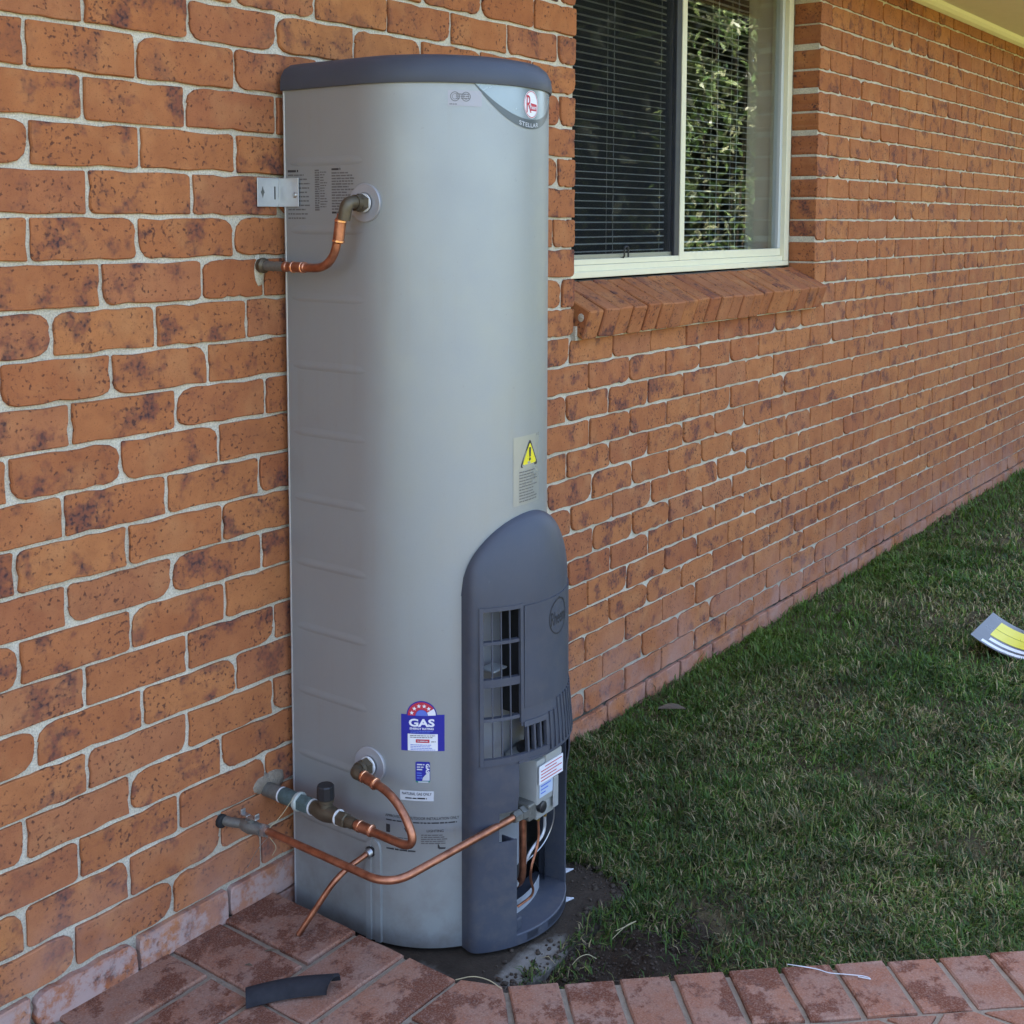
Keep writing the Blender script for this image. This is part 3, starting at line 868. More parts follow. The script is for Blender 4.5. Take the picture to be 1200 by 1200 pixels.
blind = thing('venetian_blind', 'grey venetian blind with open slats hanging inside the window', 'blind', (3.9, FY + 0.13, zb))
bx0, bx1 = fx0 + 0.04, fx1 - 0.050
yb0 = FY + 0.172
sm = MB()
for a, b in ((-0.0125, 0.0), (0.0, 0.0022), (0.0125, 0.0)):
    pass
v = []
for x in (bx0, bx1):
    for yy, zz in ((-0.0125, 0.0018), (-0.006, 0.0034), (0.0, 0.004), (0.006, 0.0034), (0.0125, 0.0018), (0.0125, 0.0012), (0.0, 0.0033), (-0.0125, 0.0012)):
        v.append((x - 3.9, yy, zz + yy * 0.10))
sm.add(v, [(i, (i+1) % 8, 8 + (i+1) % 8, 8 + i) for i in range(8)])
slat_me = bpy.data.meshes.new('slat'); slat_me.from_pydata(sm.v, [], sm.f); slat_me.update(); slat_me.materials.append(M['slat'])
zz = zb + 0.075; k = 0
rsl = random.Random(4)
while zz < ZH - 0.02:
    o = bpy.data.objects.new('slat', slat_me); link(o, blind)
    o.location = (0.0 + rsl.uniform(-0.004, 0.004), yb0 - (FY + 0.13), zz - zb + rsl.uniform(-0.0012, 0.0012)); o.rotation_euler = (rsl.uniform(-0.05, 0.05), rsl.uniform(-0.0012, 0.0012), 0)
    zz += 0.0245
m = MB(); m.bevbox((bx0, yb0 - 0.014, zb + 0.048), (bx1, yb0 + 0.014, zb + 0.060), 0.003); m.build('bottom_rail', M['slat'], blind)
for x in (3.33, 3.68, 4.05, 4.45, 4.62):
    for dy in (-0.0135, 0.0135):
        m = MB(); m.tube([(x, yb0 + dy, zb + 0.05), (x, yb0 + dy, ZH)], 0.0012, 5); m.build('ladder_cord', M['cord'], blind)

# ================================================================== WATER HEATER
TX, TY, TR = 2.135, -0.229, 0.255
TZ0, TZ1 = 0.012, 1.858
YB = -0.020                       # back of the casing
heater = thing('water_heater', 'tall silver grey gas water heater with slate plastic lid and front cover beside the wall', 'water heater', (TX, TY, 0.0))

ARC = TR * PI / 2
def tank_pt(s, z, off=0.0):
    """s runs round the casing from the middle of its front, negative to the left"""
    if abs(s) <= ARC:
        a = s / TR
        return (TX + (TR + off) * math.sin(a), TY - (TR + off) * math.cos(a), z)
    sg = 1 if s > 0 else -1
    return (TX + sg * (TR + off), TY + (abs(s) - ARC), z)
def S(deg): return TR * R(deg)
SEND = ARC + (YB - TY)

def jacket():
    ss = sorted(set([-SEND, -ARC - 0.1, -ARC, ARC, ARC + 0.1, SEND] + [S(a) for a in range(-90, 91, 3)]))
    zs = [TZ0, 0.03, 0.2, 0.4, 0.6, 0.80, 1.0, 1.2, 1.4, 1.6, TZ1]
    V = []; F = []
    for s_ in ss:
        for z in zs: V.append(tank_pt(s_, z))
    n = len(zs)
    for i in range(len(ss) - 1):
        for k in range(n - 1):
            am = math.degrees((ss[i] + ss[i+1]) / 2 / TR); zm = (zs[k] + zs[k+1]) / 2
            if abs(ss[i]) < ARC and -31 < am < 34 and 0.03 < zm < 0.80: continue
            F.append((i*n + k, (i+1)*n + k, (i+1)*n + k + 1, i*n + k + 1))
    b0 = 0; b1 = (len(ss) - 1) * n
    for k in range(n - 1): F.append((b0 + k + 1, b1 + k + 1, b1 + k, b0 + k)[::-1])
    return add_mesh('casing', V, F, M['tank'], heater, True, 35)
casing = jacket()
# folded rear edge of the casing
m = MB(); m.bevbox((TX - TR - 0.0012, YB - 0.002, TZ0 + 0.002), (TX - TR + 0.004, YB + 0.0025, TZ1 - 0.003), 0.001); m.build('rear_seam', M['galv'], casing)
m = MB()       # bottom pan closing the casing
ring = [tank_pt(s_, 0, -0.004)[:2] for s_ in [-SEND] + [S(a) for a in range(-90, 91, 6)] + [SEND]]
v, f = prism(ring if area(ring) > 0 else ring[::-1], TZ0 + 0.001, TZ0 + 0.006, 0.001); m.add(v, f); m.build('base_pan', M['dark'], heater)

# pressed ribs on the flat side
rib_v = MB()
def rib(z, y0, y1):
    mb = MB(); n = 14
    pr = [(-0.008, 0.0), (-0.004, 0.0011), (0.0, 0.0016), (0.005, 0.0006), (0.012, 0.0)]
    V = []
    ys = [y0 + (y1 - y0) * i / n for i in range(n + 1)]
    for i, y in enumerate(ys):
        e = min(1.0, min(i, n - i) / 1.5)
        s_ = -(ARC + (y - TY))
        for dz, o in pr: V.append(tank_pt(s_, z + dz * (0.4 + 0.6 * e), o * e + 0.0004 * (e > 0) - 0.0003))
    c = len(pr)
    mb.add(V, [(i*c + k, i*c + k + 1, (i+1)*c + k + 1, (i+1)*c + k) for i in range(n) for k in range(c - 1)])
    return mb
for z in (1.70, 1.555, 1.41, 1.262, 1.115, 0.968, 0.822, 0.675, 0.528, 0.381, 0.235):
    rib(z, -0.255, -0.032).build('pressed_rib', M['tank'], casing, True, 60)

# lid
def lid():
    prof = [(-0.001, -0.003), (0.0055, -0.003), (0.0065, 0.002), (0.0065, 0.012), (0.004, 0.026), (-0.004, 0.042), (-0.018, 0.053), (-0.045, 0.0585), (-0.10, 0.061), (-0.18, 0.0625)]
    ss = [-SEND - 0.004] + [-ARC - 0.1, -ARC - 0.05] + [S(a) for a in range(-90, 91, 4)] + [ARC + 0.05, ARC + 0.1, SEND + 0.004]
    V = []; F = []
    for s_ in ss:
        for o, dz in prof:
            x, y, z = tank_pt(s_, TZ1 + dz, o)
            if abs(s_) > ARC - 1e-6:       # the flat sides also round over towards the back
                pass
            V.append((x, min(y, YB + 0.004 + min(o, 0) * 0.5 if abs(s_) > SEND else y), z))
    n = len(prof)
    for i in range(len(ss) - 1):
        for k in range(n - 1): F.append((i*n + k, (i+1)*n + k, (i+1)*n + k + 1, i*n + k + 1))
    F.append(tuple(i*n + n - 1 for i in range(len(ss))))
    F.append(tuple(range(n))); F.append(tuple((len(ss) - 1)*n + k for k in range(n))[::-1])
    return add_mesh('lid', V, F, M['plastic'], heater, True, 50)
lid()

# ---------------------------------------------------------------- front cover
CX, CY, CR = 2.145, -0.305, 0.235
ZD = 0.776
def cov_r(z):
    t = max(0.0, min(1.0, (0.56 - z) / 0.10)); t = t * t * (3 - 2 * t)
    t2 = max(0.0, min(1.0, (0.36 - z) / 0.06)); t2 = t2 * t2 * (3 - 2 * t2)
    return CR + 0.010 * t - 0.008 * t2
def cov_pt(deg, z, off=0.0):
    r = cov_r(z) + off
    return (CX + r * math.sin(R(deg)), CY - r * math.cos(R(deg)), z)
TH0, TH1 = -46.0, 46.0
PL = (1.9795, -0.4290); PR = (2.3020, -0.4200)
def cover():
    brk = sorted(set([TH0, -42, -38, -33, -29.5, -26, -22.7, -20.7, -16, -12, -8, -3.5, 0, 4, 8, 12, 16, 20, 24, 28, 32, 36, 40, 42]))
    zs = sorted(set([0.010, 0.030, 0.10, 0.18, 0.252, 0.318, 0.36, 0.385, 0.425, 0.443, 0.47, 0.503, 0.56, 0.605, 0.66, 0.72, 0.762, ZD]))
    NB = 9
    brk = [a for a in brk if -42 <= a <= 42]
    cols = [('L', k / NB) for k in range(NB)] + [('A', a) for a in brk] + [('R', k / NB) for k in range(NB - 1, -1, -1)]
    def pt(c, z):
        k, a = c
        if k == 'A': return cov_pt(a, z)
        te = brk[0] if k == 'L' else brk[-1]
        e = cov_pt(te, z); p = PL if k == 'L' else PR
        dx = e[0] - p[0]; tn = (math.cos(R(te)), math.sin(R(te)))
        back_ = -0.030 if k == 'L' else 0.030
        c1 = (p[0] + (-0.004 if k == 'L' else 0.004), p[1] - 0.022); c2 = (e[0] + tn[0] * back_, e[1] + tn[1] * back_)
        b0, b1, b2, b3 = (1-a)**3, 3*a*(1-a)**2, 3*a*a*(1-a), a**3
        return (p[0]*b0 + c1[0]*b1 + c2[0]*b2 + e[0]*b3, p[1]*b0 + c1[1]*b1 + c2[1]*b2 + e[1]*b3, z)
    bm = bmesh.new(); G = [[bm.verts.new(pt(c, z)) for z in zs] for c in cols]
    for i in range(len(cols) - 1):
        for k in range(len(zs) - 1):
            if cols[i][0] == 'A' and cols[i+1][0] == 'A':
                a = (cols[i][1] + cols[i+1][1]) / 2; z = (zs[k] + zs[k+1]) / 2
                if -42 < a < -20.7 and 0.443 < z < 0.762: continue
                if -20.7 < a < -3.5 and 0.443 < z < 0.503: continue
                if -22.7 < a < 40 and 0.030 < z < 0.425: continue
                if -33 < a < -22.7 and 0.252 < z < 0.318: continue
            bm.faces.new((G[i][k], G[i+1][k], G[i+1][k+1], G[i][k+1]))
    # dome closing over the top and running back onto the casing
    arch = [(0, .948), (3, .948), (11.5, .944), (17, .934), (22, .922), (26.5, .908), (31, .888), (34.4, .873), (37.4, .845), (39.6, .79)]
    hx = [a for a, _ in arch]; hz = [b for _, b in arch]
    nT = 10; prev = [G[i][-1] for i in range(len(cols))]
    base = [Vector(pt(c, ZD)) for c in cols]
    acc = [0.0]
    for i in range(1, len(base)): acc.append(acc[-1] + (base[i] - base[i-1]).length)
    for t in range(1, nT + 1):
        u = t / nT * PI / 2; row = []
        for i in range(len(cols)):
            ph = -38.0 + 79.2 * acc[i] / acc[-1]
            h = 0.79 + 0.158 * math.sqrt(max(0.0, 1 - (abs(ph - 1.6) / 39.6) ** 2))
            e = Vector(tank_pt(S(ph), h, 0.0005))
            b = base[i]
            w = 1 - math.cos(u)
            row.append(bm.verts.new((b.x + (e.x - b.x) * w, b.y + (e.y - b.y) * w, ZD + (h - ZD) * math.sin(u))))
        for i in range(len(cols) - 1): bm.faces.new((prev[i], prev[i+1], row[i+1], row[i]))
        prev = row
    bmesh.ops.recalc_face_normals(bm, faces=bm.faces[:])
    bmesh.ops.solidify(bm, geom=bm.faces[:], thickness=0.0035)
    bmesh.ops.recalc_face_normals(bm, faces=bm.faces[:])
    mb = MB(); mb.bm(bm)
    return mb.build('front_cover', M['plastic'], heater, True, 38)
fc = cover()

def cov_patch(name, a0, a1, z0, z1, off, thick, mat, parent, da=3.0):
    n = max(1, int(abs(a1 - a0) / da + 0.5)); V = []; F = []
    for i in range(n + 1):
        a = a0 + (a1 - a0) * i / n
        for o in (off - thick, off):
            for z in (z0, z1): V.append(cov_pt(a, z, o))
    for i in range(n):
        b = i * 4; c = b + 4
        F += [(b+2, c+2, c+3, b+3), (b+0, b+1, c+1, c+0), (b+1, b+3, c+3, c+1), (b+0, c+0, c+2, b+2)]
    F += [(0, 2, 3, 1), (n*4, n*4+1, n*4+3, n*4+2)]
    return add_mesh(name, V, F, mat, parent, True, 40)
# raised border round the grille, grille bars and the lower louvre
for a0, a1, z0, z1 in ((-43.6, -41.6, 0.430, 0.7705), (-21.2, -19.4, 0.512, 0.7705), (-41.55, -21.25, 0.7610, 0.7700), (-41.55, -2.8, 0.4300, 0.4445), (-19.35, -2.8, 0.5015, 0.5125), (-4.6, -2.8, 0.4450, 0.5010)):
    cov_patch('grille_border', a0, a1, z0, z1, 0.003, 0.009, M['plastic'], fc)
for a in (-36.6, -31.6, -26.6):
    cov_patch('grille_bar', a - 0.30, a + 0.30, 0.4446, 0.7608, -0.0040, 0.004, M['plastic'], fc)
for z, h, o in ((0.692, 0.0034, 0.001), (0.606, 0.0085, 0.0035), (0.526, 0.0034, 0.001)):
    cov_patch('grille_bar', -41.5, -21.3, z - h, z + h, o, 0.012, M['plastic'], fc)
for a in (-17.0, -12.6, -8.4):
    cov_patch('grille_bar', a - 0.6, a + 0.6, 0.4446, 0.5013, 0.0008, 0.010, M['plastic'], fc)
for k in range(11):
    a = -0.5 + 4.1 * k
    cov_patch('louvre_fin', a - 0.9, a + 0.9, 0.432, 0.535 if k > 1 else 0.515, 0.0045, 0.006, M['plastic'], fc)
cov_patch('cover_lip', -23.5, 41.0, 0.4255, 0.4315, 0.0042, 0.009, M['plastic'], fc)
# joint line under the dome and the smooth front panel
cov_patch('front_panel', -18.6, 42.0, 0.540, 0.7640, 0.0026, 0.004, M['plastic'], fc)
# tray across the foot of the opening and side return of the opening
v = [cov_pt(a, 0.030) for a in np.linspace(-40, 44, 22)]; pl = [(p[0], p[1]) for p in v] + [(PR[0] - 0.005, -0.40), (PL[0] + 0.03, -0.40)]
if area(pl) < 0: pl = pl[::-1]
tv, tf = prism([Vector(p) for p in pl], 0.014, 0.034, 0.002); add_mesh('tray', tv, tf, M['plastic'], fc)
m = MB(); p = cov_pt(40.5, 0.2, -0.002)
m.box((p[0] - 0.002, p[1], 0.034), (p[0] + 0.002, -0.41, 0.43)); m.build('side_return', M['plastic'], fc)
m = MB(); p = cov_pt(-23.2, 0.2, -0.004)
m.box((p[0] - 0.002, p[1] + 0.001, 0.034), (p[0] + 0.001, p[1] + 0.035, 0.250)); m.build('side_return', M['plastic'], fc)
# small foot tab in the opening
m = MB(); m.bevbox((2.065, -0.515, 0.034), (2.085, -0.49, 0.060), 0.003); m.build('tray_tab', M['plastic'], fc)

# ---------------------------------------------------------------- inside the cover
m = MB(); V = []; F = []
for i, a in enumerate(range(-60, 61, 5)):
    for z in (0.105, 0.90): V.append((TX + 0.205 * math.sin(R(a)), TY - 0.205 * math.cos(R(a)), z))
n = len(V) // 2
m.add(V, [(2*i, 2*i+2, 2*i+3, 2*i+1) for i in range(n - 1)]); inner = m.build('inner_jacket', M['inner'], heater, True)
m = MB(); m.lathe((TX, TY, TZ0 + 0.008), (0, 0, 1), [(0, 0.20), (0.095, 0.20)], 32); m.build('burner_base', M['dark'], heater)
m = MB(); V = []
for a in np.linspace(-24, 26, 18):
    for z in (0.034, 0.066): V.append((TX + 0.245 * math.sin(R(a)), TY - 0.245 * math.cos(R(a)), z))
m.add(V, [(2*i, 2*i+2, 2*i+3, 2*i+1) for i in range(17)]); m.build('skirt_ring', M['inner'], heater, True)
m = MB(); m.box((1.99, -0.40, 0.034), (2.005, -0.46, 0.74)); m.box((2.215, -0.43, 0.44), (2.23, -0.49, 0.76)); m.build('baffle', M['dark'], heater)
m = MB(); m.bevbox((2.112, -0.492, 0.50), (2.15, -0.435, 0.765), 0.004); m.build('dark_vent_box', M['dark'], heater)  # narrow dark box filling the right part of each grille cell
m = MB(); m.bevbox((2.03, -0.480, 0.616), (2.075, -0.44, 0.621), 0.002); m.build('flue_shelf', M['galv'], heater)

gc = MB()
gc.bevbox((2.120, -0.528, 0.300), (2.205, -0.440, 0.402), 0.004)
gc.bevbox((2.128, -0.522, 0.262), (2.196, -0.445, 0.305), 0.004)
gc.bevbox((2.150, -0.532, 0.375), (2.212, -0.470, 0.408), 0.004)
gcb = gc.build('gas_control', M['control'], heater, True, 40)
m = MB(); m.lathe((2.155, -0.475, 0.402), (0, 0, 1), [(0, 0.021), (0.004, 0.023), (0.014, 0.023), (0.017, 0.019)], 24); m.build('control_knob', M['black'], gcb, True)
m = MB(); m.box((2.1205, -0.5345, 0.350), (2.2115, -0.5328, 0.3915)); m.build('warning_sticker', M['white'], gcb)
m = MB()
for i in range(5): m.box((2.126 + 0.004 * (i == 0) * 4, -0.5350, 0.3845 - 0.0072 * i), (2.206 - 0.02 * (i % 2), -0.5347, 0.3865 - 0.0072 * i))
m.build('sticker_print', M['red'], gcb)
m = MB(); m.box((2.128, -0.5302, 0.316), (2.178, -0.5288, 0.348)); m.build('rating_sticker', plain('label_sky', (0.42, 0.50, 0.62), 0.4), gcb)
m = MB()
for i in range(3): m.box((2.132, -0.5308, 0.340 - 0.008 * i), (2.170 - 0.01 * i, -0.5304, 0.3425 - 0.008 * i))
m.build('sticker_print', M['midblue'], gcb)
m = MB(); m.lathe((2.140, -0.522, 0.292), (0, -1, 0), [(0, 0.013), (0.010, 0.013), (0.012, 0.010)], 18); m.build('control_port', M['black'], gcb, True)
m = MB(); m.bevbox((2.180, -0.532, 0.275), (2.198, -0.5285, 0.345), 0.001); m.build('control_plate', M['galv'], gcb)
for x in (2.158, 2.184):
    m = MB(); m.lathe((x, -0.505, 0.264), (0, 0, -1), [(0, 0.006), (0.010, 0.006), (0.012, 0.0045), (0.018, 0.004)], 8); m.build('brass_nut', plain('bright_brass', (0.55, 0.36, 0.09), 0.35, 0.9), gcb)
m = MB(); m.tube(fillet([(2.184, -0.505, 0.25), (2.184, -0.505, 0.205), (2.135, -0.500, 0.185), (2.105, -0.485, 0.11)], 0.03), 0.0035, 8); m.build('pilot_tube', M['galv'], gcb, True)
m = MB(); m.tube(fillet([(2.158, -0.505, 0.25), (2.158, -0.508, 0.20), (2.120, -0.508, 0.14), (2.150, -0.502, 0.075), (2.115, -0.48, 0.055)], 0.03), 0.003, 8); m.build('pilot_tube', M['copper'], gcb, True)
m = MB(); m.tube(fillet([(2.196, -0.515, 0.30), (2.216, -0.512, 0.23), (2.19, -0.500, 0.175), (2.13, -0.495, 0.16)], 0.05), 0.0016, 6); m.build('sensor_lead', M['steel'], gcb, True)
m = MB(); m.tube(fillet([(2.112, -0.496, 0.285), (2.112, -0.496, 0.12), (2.13, -0.45, 0.088)], 0.03), 0.0085, 12); m.build('burner_feed', M['copper'], gcb, True)

# ---------------------------------------------------------------- printed labels on the casing
def t_patch(name, s0, s1, z0, z1, off, mat, parent, tilt=0.0):
    n = max(1, int(abs(s1 - s0) / 0.008)); V = []
    for i in range(n + 1):
        s_ = s0 + (s1 - s0) * i / n
        dz = tilt * (s_ - (s0 + s1) / 2)
        V += [tank_pt(s_, z0 + dz, off), tank_pt(s_, z1 + dz, off)]
    return add_mesh(name, V, [(2*i, 2*i+2, 2*i+3, 2*i+1) for i in range(n)], mat, parent, True)

def t_poly(name, polys, sc_, zc, off, mat, parent, mapper=None):
    """polys: list of [(u, v), ...] in metres about (sc_, zc)"""
    mp = mapper or (lambda u, v_: tank_pt(sc_ + u, zc + v_, off))
    V = []; F = []
    for p in polys:
        n = len(V); V += [mp(u, v_) for u, v_ in p]; F.append(tuple(range(n, n + len(p))))
    return add_mesh(name, V, F, mat, parent)

_txt = {}
def text_geo(body, size, bold=0.0, spacing=1.0):
    cu = bpy.data.curves.new('txt', 'FONT'); cu.body = body; cu.size = size; cu.align_x = 'CENTER'; cu.align_y = 'CENTER'
    cu.offset = bold; cu.space_character = spacing; cu.resolution_u = 3
    ob = bpy.data.objects.new('txt', cu); COL.objects.link(ob)
    bpy.context.view_layer.update()
    me = bpy.data.meshes.new_from_object(ob.evaluated_get(bpy.context.evaluated_depsgraph_get()))
    V = [tuple(v_.co)[:2] for v_ in me.vertices]; F = [tuple(p.vertices) for p in me.polygons]
    bpy.data.objects.remove(ob); bpy.data.curves.remove(cu); bpy.data.meshes.remove(me)
    return V, F

def t_text(name, body, sc_, zc, width, height, off, mat, parent, bold=0.0, rot=0.0, mapper=None, spacing=1.0):
    V, F = text_geo(body, 1.0, bold, spacing)
    x0 = min(p[0] for p in V); x1 = max(p[0] for p in V); y0 = min(p[1] for p in V); y1 = max(p[1] for p in V)
    out = []
    for x, y in V:
        u = ((x - x0) / (x1 - x0) - 0.5) * width; w = ((y - y0) / (y1 - y0) - 0.5) * height
        if rot: u, w = u * math.cos(rot) - w * math.sin(rot), u * math.sin(rot) + w * math.cos(rot)
        out.append(mapper(u, w) if mapper else tank_pt(sc_ + u, zc + w, off))
    return add_mesh(name, out, F, mat, parent)

def greek(name, s0, s1, ztop, lines, pitch, h, off, mat, parent, seed, ragged=0.3, mapper=None, tilt=0.0):
    """lines of print too small to read, as runs of word-length strokes"""
    rr = random.Random(seed); P = []
    for i in range(lines):
        z = ztop - i * pitch; s_ = s0; end = s1 - rr.random() * ragged * (s1 - s0)
        while s_ < end - 0.001:
            w = min(rr.uniform(0.9, 3.2) * h * 1.6, end - s_)
            z1 = z + tilt * (s_ - s0); z2 = z + tilt * (s_ + w - s0)
            P.append([(s_, z1 - h), (s_ + w, z2 - h), (s_ + w, z2 - rr.uniform(0, 0.25) * h), (s_, z1 - rr.uniform(0, 0.25) * h)])
            s_ += w + h * 0.5
    return t_poly(name, P, 0, 0, off, mat, parent, mapper or (lambda u, v_: tank_pt(u, v_, off)))

# badge with logo at the top
bc = S(2.5); bhw = S(34.0)
def badge_low(s_): return 1.770 + 0.086 * min(1.0, abs(s_ - bc) / bhw) ** 2.1
def badge_in(s_): 
    t = min(1.0, abs(s_ - bc) / bhw); return badge_low(s_) + 0.0175 * (1 - t ** 2.2) + 0.002
V = []; F = []; V2 = []; F2 = []; N_ = 40
for i in range(N_ + 1):
    s_ = bc - bhw + 2 * bhw * i / N_
    lo, mi = badge_low(s_), badge_in(s_)
    V += [tank_pt(s_, min(mi, 1.8560), 0.0010), tank_pt(s_, 1.8560, 0.0010)]
    V2 += [tank_pt(s_, min(lo, 1.8550), 0.0008), tank_pt(s_, min(mi + 0.0005, 1.8560), 0.0008)]
F = [(2*i, 2*i+2, 2*i+3, 2*i+1) for i in range(N_)]
badge = add_mesh('badge', V, F, M['badge'], heater, True)
add_mesh('badge_band', V2, F, M['badgeband'], badge, True)
def disc(r0, r1, n=36, sx=1.0, a0=0, a1=2*PI):
    P = []
    for i in range(n):
        a = a0 + (a1 - a0) * i / n; b = a0 + (a1 - a0) * (i + 1) / n
        q = [(r1 * sx * math.cos(a), r1 * math.sin(a)), (r1 * sx * math.cos(b), r1 * math.sin(b))]
        P.append(q + [(r0 * sx * math.cos(b), r0 * math.sin(b)), (r0 * sx * math.cos(a), r0 * math.sin(a))] if r0 > 0 else q + [(0, 0)])
    return P
lc = S(3.2); lz = 1.8215
t_poly('logo_disc', disc(0, 0.0290, sx=0.95), lc, lz, 0.0016, M['white'], badge)
t_poly('logo_ring', disc(0.0262, 0.0277, sx=0.95), lc, lz, 0.0019, M['red'], badge)
t_poly('logo_block', [[(-0.003, -0.013), (0.0205, -0.013), (0.0215, 0.001), (-0.003, 0.003)]], lc, lz, 0.0019, M['red'], badge)
t_text('logo_letter', 'R', lc - 0.0095, lz + 0.0005, 0.017, 0.036, 0.0022, M['red'], badge, 0.0)
t_text('logo_name', 'heem', lc + 0.009, lz - 0.0055, 0.021, 0.0085, 0.0022, M['white'], badge, 0.012)
def arc_text(body, cs, width, h, lowfun, name, mat, parent, off):
    V, Fq = text_geo(body, 1.0, 0.012, 1.08)
    x0 = min(p[0] for p in V); x1 = max(p[0] for p in V); y0 = min(p[1] for p in V); y1 = max(p[1] for p in V)
    out = []
    for x, y in V:
        u = cs + ((x - x0) / (x1 - x0) - 0.5) * width
        out.append(tank_pt(u, lowfun(u) + 0.0035 + (y - y0) / (y1 - y0) * h, off))
    add_mesh(name, out, Fq, mat, parent)
arc_text('STELLAR', S(1.8), 0.070, 0.0088, badge_low, 'badge_name', M['palegrey'], badge, 0.0014)
# compliance plate
cpl = t_patch('compliance_plate', S(-43.6), S(-27.5), 1.8085, 1.8400, 0.0006, M['plate'], heater)
for d in (-40.4, -35.2):
    t_poly('approval_mark', disc(0.0082, 0.0098, 22), S(d), 1.8275, 0.0009, M['greyink'], cpl)
    t_poly('approval_mark', disc(0.0050, 0.0059, 16), S(d), 1.8275, 0.0009, M['greyink'], cpl)
greek('approval_print', S(-39.4) - 0.0145 + 0.012, S(-39.4) + 0.012 - 0.002, 1.8335, 3, 0.0042, 0.0022, 0.0010, M['greyink'], cpl, 7)
greek('approval_print', S(-37.5), S(-33.5), 1.8335, 3, 0.0042, 0.0022, 0.0010, M['greyink'], cpl, 8)
greek('approval_print', S(-43), S(-38.5), 1.8135, 1, 0.004, 0.0022, 0.0010, M['greyink'], cpl, 9)
# instructions printed high on the flat side
def yS(y): return -(ARC + (y - TY))
greek('instruction_heading', yS(-0.030), yS(-0.062), 1.6855, 1, 0.004, 0.0055, 0.0005, M['ink'], casing, 1, 0)
greek('instruction_print', yS(-0.030), yS(-0.098), 1.6755, 11, 0.0092, 0.0034, 0.0005, M['greyink'], casing, 2, 0.3)
greek('instruction_print', yS(-0.112), yS(-0.126), 1.6845, 18, 0.0049, 0.0036, 0.0005, M['greyink'], casing, 3, 0.05)
greek('instruction_print', yS(-0.128), yS(-0.150), 1.6800, 14, 0.0056, 0.0026, 0.0005, M['greyink'], casing, 4, 0.7)
greek('instruction_heading', yS(-0.162), yS(-0.188), 1.6870, 1, 0.004, 0.0050, 0.0005, M['ink'], casing, 5, 0)
greek('instruction_print', yS(-0.162), yS(-0.232), 1.6780, 14, 0.0058, 0.0034, 0.0005, M['greyink'], casing, 6, 0.35)
greek('instruction_heading', yS(-0.162), yS(-0.226), 1.5960, 1, 0.004, 0.0046, 0.0005, M['ink'], casing, 10, 0)

# electrical warning sticker on the front
ws = t_patch('warning_sticker', S(-9.3), S(13.0), 0.966, 1.116, 0.0005, M['clear'], heater)
wc = S(3.2)
def rtri(w, h, k=0.14):
    pts = [(-w/2, -h/2), (w/2, -h/2), (0, h/2)]; out = []
    for i in range(3):
        a = Vector(pts[i-1]); b = Vector(pts[i]); c = Vector(pts[(i+1) % 3])
        for t in range(5):
            u = t / 4; p0 = b + (a - b) * k; p1 = b + (c - b) * k
            out.append(tuple(p0 * (1-u)**2 + b * 2*u*(1-u) + p1 * u*u))
    return out
t_poly('warning_triangle', [rtri(0.072, 0.062)], wc, 1.078, 0.0010, M['ink'], ws)
t_poly('warning_triangle', [rtri(0.056, 0.048)], wc, 1.0768, 0.0014, M['yellow'], ws)
t_poly('exclamation_mark', [[(-0.0026, -0.006), (0.0026, -0.006), (0.0036, 0.014), (-0.0036, 0.014)]] + disc(0, 0.0031, 12), wc, 1.0725 + 0.002, 0.0018, M['ink'], ws)
t_poly('exclamation_mark', [[(u, w - 0.0095) for u, w in p] for p in disc(0, 0.0034, 12)], wc, 1.0725 + 0.000, 0.0018, M['ink'], ws)
greek('warning_print', S(-5.2), S(10.5), 1.0395, 11, 0.0064, 0.0028, 0.0013, M['greyink'], ws, 12, 0.35)
# gas energy rating label
gs = S(-56.4); gz = 0.494
gl = t_patch('energy_label', gs - 0.0465, gs + 0.0465, gz - 0.040, gz + 0.040, 0.0006, M['blue'], heater)
ac = gz + 0.038
t_poly('rating_arc', disc(0, 0.0325, 26, a0=0, a1=PI), gs - 0.002, ac, 0.0006, M['blue'], gl)
t_poly('rating_band', disc(0.0135, 0.0300, 20, a0=R(32), a1=PI), gs - 0.002, ac, 0.0010, M['red'], gl)
t_poly('rating_band', disc(0.0135, 0.0300, 6, a0=R(2), a1=R(31)), gs - 0.002, ac, 0.0010, M['white'], gl)
t_poly('rating_centre', disc(0, 0.0128, 14, a0=R(0), a1=PI), gs - 0.002, ac, 0.0010, M['midblue'], gl)
def star(cx, cy, r):
    return [(cx + (r if k % 2 == 0 else r * 0.42) * math.sin(k * PI / 5), cy + (r if k % 2 == 0 else r * 0.42) * math.cos(k * PI / 5)) for k in range(10)]
for a in (164, 135, 105, 75, 46):
    st = star(0.0218 * math.cos(R(a)), 0.0218 * math.sin(R(a)), 0.0050)
    t_poly('rating_star', [[st[i], st[(i+1) % 10], (0.0218 * math.cos(R(a)), 0.0218 * math.sin(R(a)))] for i in range(10)], gs - 0.002, ac, 0.0014, M['white'], gl)
t_text('energy_title', 'GAS', gs - 0.002, gz + 0.0225, 0.055, 0.0175, 0.0011, M['white'], gl, 0.035)
t_text('energy_subtitle', 'ENERGY RATING', gs - 0.002, gz + 0.0095, 0.051, 0.0046, 0.0011, M['white'], gl, 0.03)
greek('energy_print', gs - 0.026, gs + 0.024, gz + 0.0052, 2, 0.0036, 0.0018, 0.0011, M['midblue'], gl, 13, 0.2)
wb = t_patch('energy_panel', gs - 0.032, gs + 0.032, gz - 0.0392, gz - 0.0022, 0.0012, M['white'], gl)
greek('energy_print', gs - 0.027, gs + 0.027, gz - 0.0045, 2, 0.0038, 0.0020, 0.0016, M['greyink'], gl, 14, 0.1)
t_patch('energy_value', gs - 0.0145, gs + 0.0145, gz - 0.0210, gz - 0.0135, 0.0016, M['red'], gl)
